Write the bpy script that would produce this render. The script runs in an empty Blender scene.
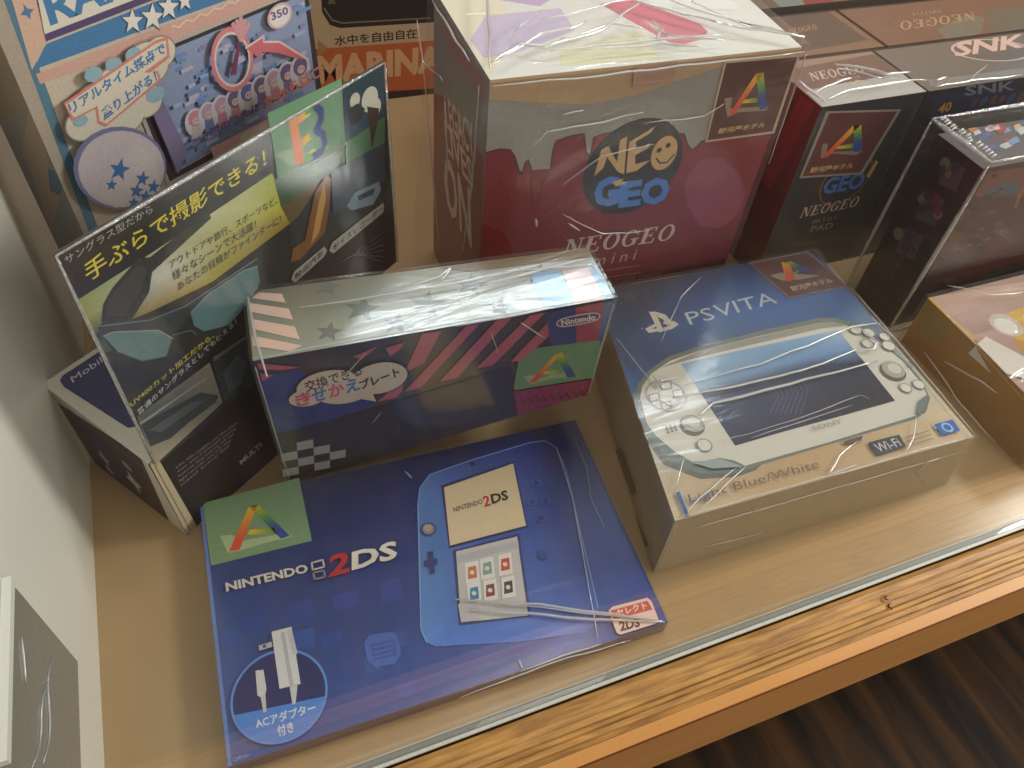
import bpy, math, random
from mathutils import Vector, Matrix, noise

# ------------------------------------------------------------------ camera
F_PX = 787.38
R = Vector((0.92996386, -0.35985119, 0.07532818))
U = Vector((0.22311131, 0.71523098, 0.66231865))
W = Vector((0.29221320, 0.59912584, -0.74542584))
CAM = Vector((0.0, 0.0, 0.45))
sc = bpy.context.scene
cd = bpy.data.cameras.new('camera'); co = bpy.data.objects.new('camera', cd)
sc.collection.objects.link(co); sc.camera = co
cd.sensor_fit = 'HORIZONTAL'; cd.sensor_width = 36.0; cd.lens = F_PX * 36.0 / 1024
cd.clip_start = 0.01; cd.clip_end = 20
co.matrix_world = Matrix(((R.x, U.x, -W.x, CAM.x), (R.y, U.y, -W.y, CAM.y), (R.z, U.z, -W.z, CAM.z), (0, 0, 0, 1)))

# ------------------------------------------------------------------ light
sc.view_settings.view_transform = 'Standard'; sc.view_settings.look = 'None'
sc.view_settings.gamma = 1; sc.view_settings.use_curve_mapping = False
sc.view_settings.exposure = 0.08
wd = bpy.data.worlds.new('world'); sc.world = wd; wd.use_nodes = True
wn = wd.node_tree.nodes; wl = wd.node_tree.links
bg = wn['Background']; bg.inputs['Color'].default_value = (1.0, 0.93, 0.84, 1); bg.inputs['Strength'].default_value = 0.34

def lamp(name, loc, target, sx, sy, power, col):
    l = bpy.data.lights.new(name, 'AREA'); l.shape = 'RECTANGLE'; l.size = sx; l.size_y = sy
    l.energy = power; l.color = col
    o = bpy.data.objects.new(name, l); sc.collection.objects.link(o); o.location = loc
    o.rotation_euler = (Vector(target) - Vector(loc)).to_track_quat('-Z', 'Y').to_euler()
    return o
lamp('ceiling_tube_lamp', (0.55, 1.75, 1.75), (0.2, 0.3, 0), 1.9, 0.22, 17, (0.86, 0.94, 1.0))
lamp('ceiling_tube_lamp', (0.1, 0.55, 2.1), (0.2, 0.3, 0), 1.6, 0.16, 5, (1.0, 0.95, 0.88))
lamp('unseen_lamp', (0.9, -1.1, 0.7), (0.3, 0.1, 0), 0.6, 0.4, 7, (1.0, 0.88, 0.70))  # added warm front lamp, put in to brighten the rail skirt
lamp('unseen_lamp', (1.45, 0.16, 0.85), (-0.1, 0.25, 0.03), 0.5, 0.25, 17, (1.0, 0.98, 0.93))

# ------------------------------------------------------------------ helpers
def lin(c):
    return tuple(((v / 255) / 12.92 if v / 255 <= 0.04045 else ((v / 255 + 0.055) / 1.055) ** 2.4) for v in c)

def ray(px, py):
    return W + R * ((px - 512) / F_PX) + U * ((384 - py) / F_PX)

def atz(px, py, z):
    d = ray(px, py); return CAM + d * ((z - CAM.z) / d.z)

def node_mat(name):
    m = bpy.data.materials.new(name); m.use_nodes = True
    return m, m.node_tree.nodes, m.node_tree.links, m.node_tree.nodes['Principled BSDF']

def print_mat(name, rough, grain=0.05, scale=900, coat=0.0, spec=0.5):
    m, n, l, b = node_mat(name)
    a = n.new('ShaderNodeAttribute'); a.attribute_name = 'Col'
    t = n.new('ShaderNodeTexCoord'); no = n.new('ShaderNodeTexNoise'); no.inputs['Scale'].default_value = scale
    l.new(t.outputs['Object'], no.inputs['Vector'])
    mx = n.new('ShaderNodeMixRGB'); mx.blend_type = 'OVERLAY'; mx.inputs['Fac'].default_value = grain * 4
    l.new(a.outputs['Color'], mx.inputs[1]); l.new(no.outputs['Fac'], mx.inputs[2])
    l.new(mx.outputs[0], b.inputs['Base Color'])
    b.inputs['Roughness'].default_value = rough; b.inputs['Specular IOR Level'].default_value = spec
    b.inputs['Coat Weight'].default_value = coat; b.inputs['Coat Roughness'].default_value = 0.1
    return m
CARD = print_mat('printed_card', 0.42, 0.06)
GLOSSY = print_mat('glossy_print', 0.22, 0.05, coat=0.3)
MATTE = print_mat('matte_paper', 0.7, 0.08)
METALP = print_mat('plain_metal', 0.3)
METALP.node_tree.nodes['Principled BSDF'].inputs['Metallic'].default_value = 0.8

def film_mat(name, base, edge, rough, haze, bump=0.35, scale=18, tint=(1, 1, 1)):
    m = bpy.data.materials.new(name); m.use_nodes = True
    n = m.node_tree.nodes; l = m.node_tree.links; n.remove(n['Principled BSDF'])
    out = n['Material Output']
    t = n.new('ShaderNodeBsdfTransparent'); t.inputs[0].default_value = (*tint, 1)
    g = n.new('ShaderNodeBsdfGlossy'); g.inputs['Roughness'].default_value = rough
    d = n.new('ShaderNodeBsdfDiffuse'); d.inputs[0].default_value = (0.85, 0.85, 0.83, 1)
    tc = n.new('ShaderNodeTexCoord'); mp = n.new('ShaderNodeMapping'); mp.inputs['Rotation'].default_value = (0.3, 0.5, 0.9)
    mp.inputs['Scale'].default_value = (1, 4, 1.5)
    no = n.new('ShaderNodeTexNoise'); no.inputs['Scale'].default_value = scale; no.inputs['Detail'].default_value = 3; no.inputs['Distortion'].default_value = 0.8
    bp = n.new('ShaderNodeBump'); bp.inputs['Strength'].default_value = bump; bp.inputs['Distance'].default_value = 0.01
    l.new(tc.outputs['Object'], mp.inputs[0]); l.new(mp.outputs[0], no.inputs['Vector']); l.new(no.outputs['Fac'], bp.inputs['Height'])
    l.new(bp.outputs[0], g.inputs['Normal'])
    lw = n.new('ShaderNodeLayerWeight'); lw.inputs['Blend'].default_value = 0.25; l.new(bp.outputs[0], lw.inputs['Normal'])
    mr = n.new('ShaderNodeMapRange'); mr.inputs['To Min'].default_value = base; mr.inputs['To Max'].default_value = edge
    l.new(lw.outputs['Facing'], mr.inputs['Value'])
    m1 = n.new('ShaderNodeMixShader'); m1.inputs[0].default_value = haze; l.new(t.outputs[0], m1.inputs[1]); l.new(d.outputs[0], m1.inputs[2])
    m2 = n.new('ShaderNodeMixShader'); l.new(mr.outputs[0], m2.inputs[0]); l.new(m1.outputs[0], m2.inputs[1]); l.new(g.outputs[0], m2.inputs[2])
    l.new(m2.outputs[0], out.inputs['Surface'])
    return m
FILM = film_mat('shrink_film', 0.045, 0.26, 0.16, 0.018, 0.14, 9)
TIGHT = film_mat('tight_film', 0.03, 0.20, 0.16, 0.012, 0.07, 6)
BAG = film_mat('loose_clear_bag', 0.045, 0.16, 0.14, 0.025, 0.28, 12)
CREASE = film_mat('film_crease', 0.28, 0.7, 0.30, 0.26, 0.1)
ACRYL = film_mat('clear_acrylic', 0.02, 0.16, 0.04, 0.006, 0.0)
ACEDGE = film_mat('acrylic_edge', 0.3, 0.7, 0.2, 0.25, 0.5, 90)
PANE = film_mat('pane_glass', 0.02, 0.25, 0.0, 0.006, 0.0, tint=(0.985, 0.995, 0.99))

_txt = {}
def text_mesh(s, bold=0.0, shear=0.0, spacing=1.0):
    k = (s, bold, shear, spacing)
    if k in _txt: return _txt[k]
    cu = bpy.data.curves.new('lettering', 'FONT'); cu.body = s; cu.offset = bold; cu.shear = shear
    cu.resolution_u = 2; cu.space_character = spacing
    o = bpy.data.objects.new('lettering', cu); sc.collection.objects.link(o)
    dg = bpy.context.evaluated_depsgraph_get(); ev = o.evaluated_get(dg); me = ev.to_mesh()
    vs = [(v.co.x, v.co.y) for v in me.vertices]; fs = [tuple(p.vertices) for p in me.polygons]
    ev.to_mesh_clear(); bpy.data.objects.remove(o); bpy.data.curves.remove(cu)
    x0 = min(v[0] for v in vs); x1 = max(v[0] for v in vs); y0 = min(v[1] for v in vs); y1 = max(v[1] for v in vs)
    _txt[k] = ([((x - x0) / (x1 - x0), (y - y0) / (y1 - y0)) for x, y in vs], fs)
    return _txt[k]

def serif_neogeo(st):
    """heavy serif capitals drawn as strokes in a unit box"""
    V = []; Fs = []; adv = 1 / len(st); w = adv * .92
    def q(*p): b = len(V); V.extend(p); Fs.append(tuple(range(b, b + len(p))))
    def bar(x, ox, a, b, c, d): q((ox + w * a, b), (ox + w * c, b), (ox + w * c, d), (ox + w * a, d))
    for i, ch in enumerate(st):
        ox = i * adv
        if ch == 'N':
            bar(0, ox, .12, 0, .22, 1); bar(0, ox, .80, 0, .88, 1); q((ox + w * .10, 1), (ox + w * .34, 1), (ox + w * .90, 0), (ox + w * .72, 0)); bar(0, ox, .0, 0, .32, .07); bar(0, ox, .68, .93, 1, 1); bar(0, ox, .0, .93, .3, 1)
        elif ch == 'E':
            bar(0, ox, .16, 0, .40, 1); bar(0, ox, .04, .93, .86, 1); bar(0, ox, .04, 0, .90, .07); bar(0, ox, .4, .46, .66, .54); bar(0, ox, .78, .74, .86, .93); bar(0, ox, .82, .07, .90, .28); bar(0, ox, .62, .36, .68, .64)
        else:
            n = 20; rng = range(n) if ch == 'O' else range(2, n - 2); c = ox + w * .48
            for k in rng:
                t0, t1 = 2 * math.pi * k / n, 2 * math.pi * (k + 1) / n
                P = lambda t, f: (c + w * (.46 if f else .26) * math.cos(t), .5 + (.52 if f else .44) * math.sin(t))
                q(P(t0, 0), P(t0, 1), P(t1, 1), P(t1, 0))
            if ch == 'G': bar(0, ox, .66, .06, .90, .42); bar(0, ox, .54, .40, 1, .47); bar(0, ox, .84, .66, .90, .95)
    return V, Fs

class MB:
    """collects polygons with a printed colour; build() links them as ONE mesh object"""
    def __init__(s): s.quads = []; s.v = []; s.f = []; s.c = []; s.sm = []; s.mi = []
    def poly(s, pts, col, smooth=False, mi=0):
        b = len(s.v); s.v += [Vector(p) for p in pts]; s.f.append(tuple(range(b, b + len(pts))))
        s.c.append([lin(x) for x in col] if isinstance(col[0], (tuple, list)) else [lin(col)] * len(pts)); s.sm.append(smooth); s.mi.append(mi)
    def faces(s, vs, fs, col, smooth=False, mi=0):
        b = len(s.v); s.v += [Vector(p) for p in vs]; c = lin(col)
        for f in fs: s.f.append(tuple(b + i for i in f)); s.c.append([c] * len(f)); s.sm.append(smooth); s.mi.append(mi)
    def hexa(s, B, T, cols, bevel=0.0):
        """B, T: four bottom and four top corners (front-left, front-right, back-right, back-left)"""
        q = dict(bottom=[B[3], B[2], B[1], B[0]], top=T, front=[B[0], B[1], T[1], T[0]], right=[B[1], B[2], T[2], T[1]],
                 back=[B[2], B[3], T[3], T[2]], left=[B[3], B[0], T[0], T[3]])
        for k, p in q.items(): s.poly(p, cols.get(k, cols['all'])); s.quads.append([Vector(x) for x in p])
    def tube(s, pts, r, col=(235, 235, 235), n=6, mi=0):
        pts = [Vector(p) for p in pts]; vs = []; fs = []
        for i, p in enumerate(pts):
            d = (pts[min(i + 1, len(pts) - 1)] - pts[max(i - 1, 0)]).normalized()
            a = d.orthogonal().normalized(); b = d.cross(a)
            rr = r * (0.35 + 0.65 * math.sin(math.pi * (i + 0.5) / len(pts)))
            vs += [p + (a * math.cos(2 * math.pi * k / n) + b * math.sin(2 * math.pi * k / n)) * rr for k in range(n)]
        for i in range(len(pts) - 1):
            for k in range(n): fs.append((i * n + k, i * n + (k + 1) % n, (i + 1) * n + (k + 1) % n, (i + 1) * n + k))
        fs.append(tuple(range(n))[::-1]); fs.append(tuple((len(pts) - 1) * n + k for k in range(n)))
        s.faces(vs, fs, col, True, mi)
    def build(s, name, mats, parent=None, label=None):
        org = parent.location if parent else Vector((0, 0, 0))
        if not parent:
            xs = [v for v in s.v]; org = Vector((sum(v.x for v in xs) / len(xs), sum(v.y for v in xs) / len(xs), min(v.z for v in xs)))
        me = bpy.data.meshes.new(name); me.from_pydata([v - org for v in s.v], [], s.f)
        at = me.color_attributes.new('Col', 'FLOAT_COLOR', 'CORNER'); i = 0
        for c in s.c:
            for x in c: at.data[i].color = (*x, 1); i += 1
        for p, sm, mi in zip(me.polygons, s.sm, s.mi): p.use_smooth = sm; p.material_index = mi
        for m in (mats if isinstance(mats, (list, tuple)) else [mats]): me.materials.append(m)
        o = bpy.data.objects.new(name, me); sc.collection.objects.link(o)
        if parent: o.parent = parent
        else: o.location = org
        if label: o['label'] = label
        return o

def thing(name, label, cat, loc, group=None):
    o = bpy.data.objects.new(name, None); o.empty_display_size = 0.02; sc.collection.objects.link(o); o.location = loc
    o['label'] = label; o['category'] = cat
    if group: o['group'] = group
    return o
def tag(o, label, cat, group=None):
    o['label'] = label; o['category'] = cat
    if group: o['group'] = group
    return o

class Face:
    """a printable plane of a box; positions are measured in the photograph and laid onto the plane"""
    def __init__(s, mb, p0, p1, p2, lift=0.0):
        s.mb = mb; s.p = Vector(p0); s.n = (Vector(p1) - s.p).cross(Vector(p2) - s.p).normalized()
        if s.n.dot(CAM - s.p) < 0: s.n = -s.n
        s.clip = None
        for q in mb.quads:
            if all(min((Vector(a) - b).length for b in q) < 1e-6 for a in (p0, p1, p2)): s.clip = q
        s.k = lift; s.u = (Vector(p1) - s.p).normalized(); s.w = s.n.cross(s.u)
    def P(s, q, up=0.0):
        d = ray(*q); return CAM + d * ((s.p - CAM).dot(s.n) / d.dot(s.n)) + s.n * up
    def put(s, pts, col):
        """add a printed patch, trimmed to the edges of the panel it is printed on"""
        cs = [tuple(c) for c in col] if isinstance(col[0], (tuple, list)) else [tuple(col)] * len(pts)
        P = list(zip([Vector(p) for p in pts], cs))
        if s.clip:
            c = sum(s.clip, Vector()) / 4
            for i in range(4):
                a, b = s.clip[i], s.clip[(i + 1) % 4]; o = s.n.cross(b - a).normalized()
                if o.dot(c - a) < 0: o = -o
                out = []
                for j in range(len(P)):
                    (p, pc), (q, qc) = P[j], P[(j + 1) % len(P)]; dp, dq = o.dot(p - a), o.dot(q - a)
                    if dp >= 0: out.append((p, pc))
                    if (dp >= 0) != (dq >= 0):
                        t = dp / (dp - dq); out.append((p.lerp(q, t), tuple(x + (y - x) * t for x, y in zip(pc, qc))))
                P = out
                if len(P) < 3: return
        s.mb.poly([p for p, _ in P], [c_ for _, c_ in P])
    def lay(s): s.k += 2.2e-5; return s.k
    def poly(s, px, col): k = s.lay(); s.put([s.P(q, k) for q in px], col)
    def quadgrid(s, rows, cols):
        k = s.lay()
        for i in range(len(rows) - 1):
            for j in range(len(rows[0]) - 1):
                s.put([s.P(rows[i][j], k), s.P(rows[i][j + 1], k), s.P(rows[i + 1][j + 1], k), s.P(rows[i + 1][j], k)],
                          [cols[i][j], cols[i][j + 1], cols[i + 1][j + 1], cols[i + 1][j]])
    def disc(s, c, e, col, sy=1.0, n=28, a0=0, a1=2 * math.pi, star=0, ring=None):
        """a true circle (or star) on the plane: c centre, e a point on its rim"""
        k = s.lay(); C = s.P(c, k); a = s.P(e, k) - C; b = s.n.cross(a) * sy; pts = []
        m = star * 2 if star else n
        for i in range(m):
            t = a0 + (a1 - a0) * i / m; r = (1 if i % 2 == 0 else 0.42) if star else 1
            pts.append(C + (a * math.cos(t) + b * math.sin(t)) * r)
        if ring:
            inn = [C + (p - C) * ring for p in pts]
            for i in range(m): j = (i + 1) % m; s.put([pts[i], pts[j], inn[j], inn[i]], col)
        else: s.put(pts, col)
    def line(s, px, w, col):
        k = s.lay(); P = [s.P(q, k) for q in px]
        for a, b in zip(P[:-1], P[1:]):
            d = (b - a).normalized(); o = s.n.cross(d) * w / 2; a2 = a - d * w * .3; b2 = b + d * w * .3
            s.put([a2 - o, b2 - o, b2 + o, a2 + o], col)
    def text(s, st, p0, p1, pt, col, bold=0.0, shear=0.0, grow=0.0, spacing=1.0):
        k = s.lay(); o = s.P(p0, k); u = s.P(p1, k) - o; v = s.P(pt, k) - o
        if st == 'NEOGEO': vs, fs = serif_neogeo(st); vs = [(x + y * shear * .35, y) for x, y in vs]
        else: vs, fs = text_mesh(st, bold, shear, spacing)
        W_ = [o + u * x + v * y for x, y in vs]
        if s.clip:
            c = sum(s.clip, Vector()) / 4
            def inside(p):
                for i in range(4):
                    a, b = s.clip[i], s.clip[(i + 1) % 4]; m_ = s.n.cross(b - a)
                    if m_.dot(c - a) * m_.dot(p - a) < 0: return False
                return True
            fs = [f for f in fs if all(inside(W_[i]) for i in f)]
        s.mb.faces(W_, fs, col)
    def rainbow_a(s, apex_l, apex_r, l0, l1, r0, r1, bar0, bar1, bar2, cols):
        k = s.lay(); g = lambda q: s.P(q, k)
        mix = lambda a, b, t: tuple(a[i] + (b[i] - a[i]) * t for i in range(len(a)))
        red, yel, gre, blu = cols; N = 6
        for (a, b, c, d, ca, cb) in ((apex_l, apex_r, l0, l1, yel, red), (apex_l, apex_r, r0, r1, yel, blu)):
            for i in range(N):
                t0, t1 = i / N, (i + 1) / N
                def cc(t):
                    if cb is blu: return mix(yel, gre, t * 2.5) if t < .4 else mix(gre, blu, min(1, (t - .4) / .3))
                    return mix(ca, cb, min(1, t * 1.25))
                s.mb.poly([g(mix(a, c, t0)), g(mix(b, d, t0)), g(mix(b, d, t1)), g(mix(a, c, t1))], [cc(t0), cc(t0), cc(t1), cc(t1)])
        s.mb.poly([g(bar0), g(bar1), g(bar2), g(mix(bar0, l1, .25))], [yel, gre, gre, yel])
    def tub(s, mb, px, r, up=0.0022, sub=6, wob=0.0):
        P = [s.P(q, up) for q in px]; out = []
        for a, b in zip(P[:-1], P[1:]):
            for i in range(sub):
                p = a.lerp(b, i / sub); p = p + s.n * (abs(noise.noise(p * 60)) * wob) + s.w * noise.noise(p * 45) * wob * 2; out.append(p)
        out.append(P[-1]); mb.tube(out, r * 0.95, mi=1)

def box_pts(e0, n0, e1, n1, z0, z1):
    B = [Vector((e0, n0, z0)), Vector((e1, n0, z0)), Vector((e1, n1, z0)), Vector((e0, n1, z0))]
    return B, [Vector((p.x, p.y, z1)) for p in B]

def wrap_mesh(B, T, off=0.0016, amp=0.0012, N=16, seed=0, skip=('bottom',), bulge=0.0):
    c = sum((Vector(p) for p in B + T), Vector()) / 8
    def ex(p):
        d = Vector(p) - c; return Vector(p) + Vector((math.copysign(off, d.x), math.copysign(off, d.y), math.copysign(off if d.z > 0 else 0, d.z)))
    Bx = [ex(p) for p in B]; Tx = [ex(p) for p in T]; mb = MB()
    q = dict(bottom=[Bx[3], Bx[2], Bx[1], Bx[0]], top=Tx, front=[Bx[0], Bx[1], Tx[1], Tx[0]], right=[Bx[1], Bx[2], Tx[2], Tx[1]],
             back=[Bx[2], Bx[3], Tx[3], Tx[2]], left=[Bx[3], Bx[0], Tx[0], Tx[3]])
    for k, p in q.items():
        if k in skip: continue
        nrm = (p[1] - p[0]).cross(p[3] - p[0]).normalized(); vs = []; fs = []
        if nrm.dot(sum(p, Vector()) / 4 - c) < 0: nrm = -nrm
        for j in range(N + 1):
            for i in range(N + 1):
                a, b = i / N, j / N; x = p[0].lerp(p[1], a).lerp(p[3].lerp(p[2], a), b)
                fall = (math.sin(math.pi * a) * math.sin(math.pi * b)) ** .6
                h = noise.noise(Vector((x.x * 40 + seed, x.y * 22, x.z * 40))) * .5 + .5
                vs.append(x + nrm * (h * amp * fall + bulge * math.sin(math.pi * a) * math.sin(math.pi * b)))
        for j in range(N):
            for i in range(N): r = j * (N + 1) + i; fs.append((r, r + 1, r + N + 2, r + N + 1))
        mb.faces(vs, fs, (240, 240, 240), True)
    return mb

# colour of things
MAROON = (88, 50, 46); GOLD = (205, 170, 110)
RB = ((215, 70, 40), (225, 190, 50), (70, 140, 70), (45, 70, 145))

# ================================================================== SETTING
def wood_mat(name, c1, c2, axis, scale, rough, dist=3.0, ringscale=6):
    m, n, l, b = node_mat(name)
    t = n.new('ShaderNodeTexCoord'); mp = n.new('ShaderNodeMapping'); mp.inputs['Scale'].default_value = scale
    mp.inputs['Rotation'].default_value = (0, 0, axis)
    no = n.new('ShaderNodeTexNoise'); no.inputs['Scale'].default_value = ringscale; no.inputs['Detail'].default_value = 6; no.inputs['Distortion'].default_value = dist * .2
    cr = n.new('ShaderNodeValToRGB'); cr.color_ramp.elements[0].color = (*lin(c1), 1); cr.color_ramp.elements[1].color = (*lin(c2), 1)
    cr.color_ramp.elements[0].position = .35; cr.color_ramp.elements[1].position = .68
    l.new(t.outputs['Object'], mp.inputs[0]); l.new(mp.outputs[0], no.inputs['Vector']); l.new(no.outputs['Fac'], cr.inputs[0]); l.new(cr.outputs[0], b.inputs['Base Color'])
    b.inputs['Roughness'].default_value = rough
    return m
BOARD = wood_mat('laminated_shelf', (166, 138, 100), (182, 154, 116), 0, (3, 2, 2), 0.22, 4, 1.5)
RAIL = wood_mat('worn_rail_wood', (146, 102, 48), (192, 142, 72), 0, (7, 60, 60), 0.5, 2, 5)
RAILF = wood_mat('rail_front_wood', (190, 130, 60), (200, 140, 70), 0, (3, 40, 40), 0.45, 1, 2)
RAILB = wood_mat('rail_skirt_wood', (190, 136, 78), (198, 144, 84), 0, (3, 30, 30), 0.5, 1, 2)
PLANK = wood_mat('dark_floor_wood', (30, 16, 5), (92, 60, 24), math.radians(28), (10, 1.0, 2), 0.7, 2, 2.6)
def plain(name, c, rough, coat=0.0, noise_amt=0.04):
    m, n, l, b = node_mat(name)
    t = n.new('ShaderNodeTexCoord'); no = n.new('ShaderNodeTexNoise'); no.inputs['Scale'].default_value = 12
    cr = n.new('ShaderNodeValToRGB'); a = lin(c); cr.color_ramp.elements[0].color = (*(v * (1 - noise_amt) for v in a), 1); cr.color_ramp.elements[1].color = (*(min(1, v * (1 + noise_amt)) for v in a), 1)
    l.new(t.outputs['Object'], no.inputs['Vector']); l.new(no.outputs['Fac'], cr.inputs[0]); l.new(cr.outputs[0], b.inputs['Base Color'])
    b.inputs['Roughness'].default_value = rough; b.inputs['Coat Weight'].default_value = coat; b.inputs['Coat Roughness'].default_value = .08
    return m
WALLW = plain('white_laminate', (222, 220, 208), 0.28)

def struct(o): o['kind'] = 'structure'; return o
GN = 0.131; WE = -0.121
m = MB(); m.hexa(*box_pts(-6, -6, 7, 5, -0.80, -0.78), dict(all=(60, 40, 20))); struct(m.build('floor', PLANK))
m = MB(); m.hexa(*box_pts(WE - 0.02, GN - 0.001, 1.35, 0.96, -0.022, 0.0), dict(all=(180, 160, 130))); struct(m.build('trim_1', BOARD))
m = MB(); m.hexa(*box_pts(WE - 0.02, GN - 0.003, WE, 0.96, 0.0, 0.62), dict(all=(220, 220, 210))); struct(m.build('wall_left', WALLW))
m = MB(); m.hexa(*box_pts(WE, 0.94, 1.35, 0.96, 0.0, 0.62), dict(all=(220, 220, 210))); struct(m.build('wall_back', plain('back_panel', (150, 120, 88), 0.5)))
# lower carcass of the case, set back beneath the rail
m = MB(); m.hexa(*box_pts(WE - 0.02, 0.42, 1.35, 0.96, -0.78, -0.022), dict(all=(90, 60, 30))); struct(m.build('lower_carcass', plain('case_carcass', (96, 62, 32), 0.5)))

# moulded front rail: one profile swept along the case
rail = thing('display_case_rail', 'worn orange-brown wooden rail with grooves along the front of the case', 'rail', Vector((0.6, 0.11, -0.025)))
prof = [(.1275, -.022), (.1275, -.0005), (.1240, .0014), (.1205, .0008), (.1190, -.0006), (.1160, -.0006), (.1150, .0004), (.1120, .0004), (.1113, -.0006), (.1106, .0004),
        (.1088, .0004), (.1080, -.0007), (.1072, .0003), (.1046, .0003), (.1038, -.0016), (.1018, -.0020), (.1008, -.0005)]
m = MB(); x0, x1 = WE - 0.02, 1.35
for a, b in zip(prof[:-1], prof[1:]): m.poly([(x0, a[0], a[1]), (x1, a[0], a[1]), (x1, b[0], b[1]), (x0, b[0], b[1])], (200, 150, 80))
m.poly([(x0, .1008, -.0005), (x1, .1008, -.0005), (x1, .1008, -.022), (x0, .1008, -.022)], (200, 150, 80))
m.poly([(x0, .1008, -.022), (x1, .1008, -.022), (x1, .1275, -.022), (x0, .1275, -.022)], (200, 150, 80))
for x in (x0, x1): m.poly([(x, a, b) for a, b in prof] + [(x, .1008, -.022)], (200, 150, 80))
m.build('grooved_top', RAIL, rail)
m = MB(); m.hexa(*box_pts(x0, .0938, x1, .1008, -.0030, -0.0002), dict(all=(210, 145, 75))); m.build('front_edging', RAILF, rail, 'smooth orange edging strip')
m = MB(); m.hexa(*box_pts(x0, .0935, x1, .1008, -.0042, -.0030), dict(all=(110, 25, 20))); m.build('seam', CARD, rail, 'dark red glue seam')
m = MB(); m.hexa(*box_pts(x0, .0946, x1, .1007, -.0840, -.0042), dict(all=(130, 90, 50))); m.build('skirt', RAILB, rail, 'plain brown lower face of the rail')
m = MB()  # small screw and hook left in the rail
def rp(px, py): return atz(px, py, 0.0012)
for q, r in (((887, 598), .0013), ((891, 606), .0017)):
    c = rp(*q); m.tube([c + Vector((math.cos(t * .7) * r, math.sin(t * .7) * r, 0)) for t in range(1, 8)], .0006, (90, 50, 25))
m.build('screw_eye', METALP, rail, 'tiny rusty hook')

# glass pane standing in its channel
m = MB(); m.hexa(*box_pts(WE + .001, GN, 1.34, GN + 0.0026, 0.0012, 0.60), dict(all=(230, 235, 230))); gl = struct(m.build('window_1', PANE))
m = MB()
for a, b, h, c in ((GN - .0024, GN - .0006, .0016, (190, 190, 180)), (GN + .0034, GN + .0042, .0010, (176, 170, 156))):
    m.hexa(*box_pts(WE, a, 1.34, b, 0.0, h), dict(all=c))
m.hexa(*box_pts(WE, GN - .0006, 1.34, GN + .0034, 0.0, .001), dict(all=(120, 118, 108)))
struct(m.build('trim_2', CARD))

# grey panel fixed to the left wall
g = thing('wall_panel', 'grey glossy rectangular panel fixed on the white side wall, bottom left of the photo', 'panel', Vector((WE + .0015, .15, .045)))
m = MB(); m.hexa(*box_pts(WE + .0002, GN + .008, WE + .0022, .2165, .045, .130), dict(all=(128, 128, 120))); m.build('board', GLOSSY, g)
m = MB(); m.hexa(*box_pts(WE + .0002, GN + .008, WE + .0040, .2165, .130, .134), dict(all=(225, 225, 215))); m.build('edge_strip', GLOSSY, g, 'white upper edge of the panel')
m = MB()
for n0, z0, n1, z1, s_ in ((.196, .118, .178, .113, 0), (.205, .080, .15, .094, .004), (.19, .086, .145, .106, .003)):
    m.tube([Vector((WE + .0026, n0 + (n1 - n0) * t / 8, z0 + (z1 - z0) * t / 8 + s_ * math.sin(t * .8))) for t in range(9)], .0006)
m.build('film_creases', CREASE, g, 'wrinkles of the clear film over the panel')

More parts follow.
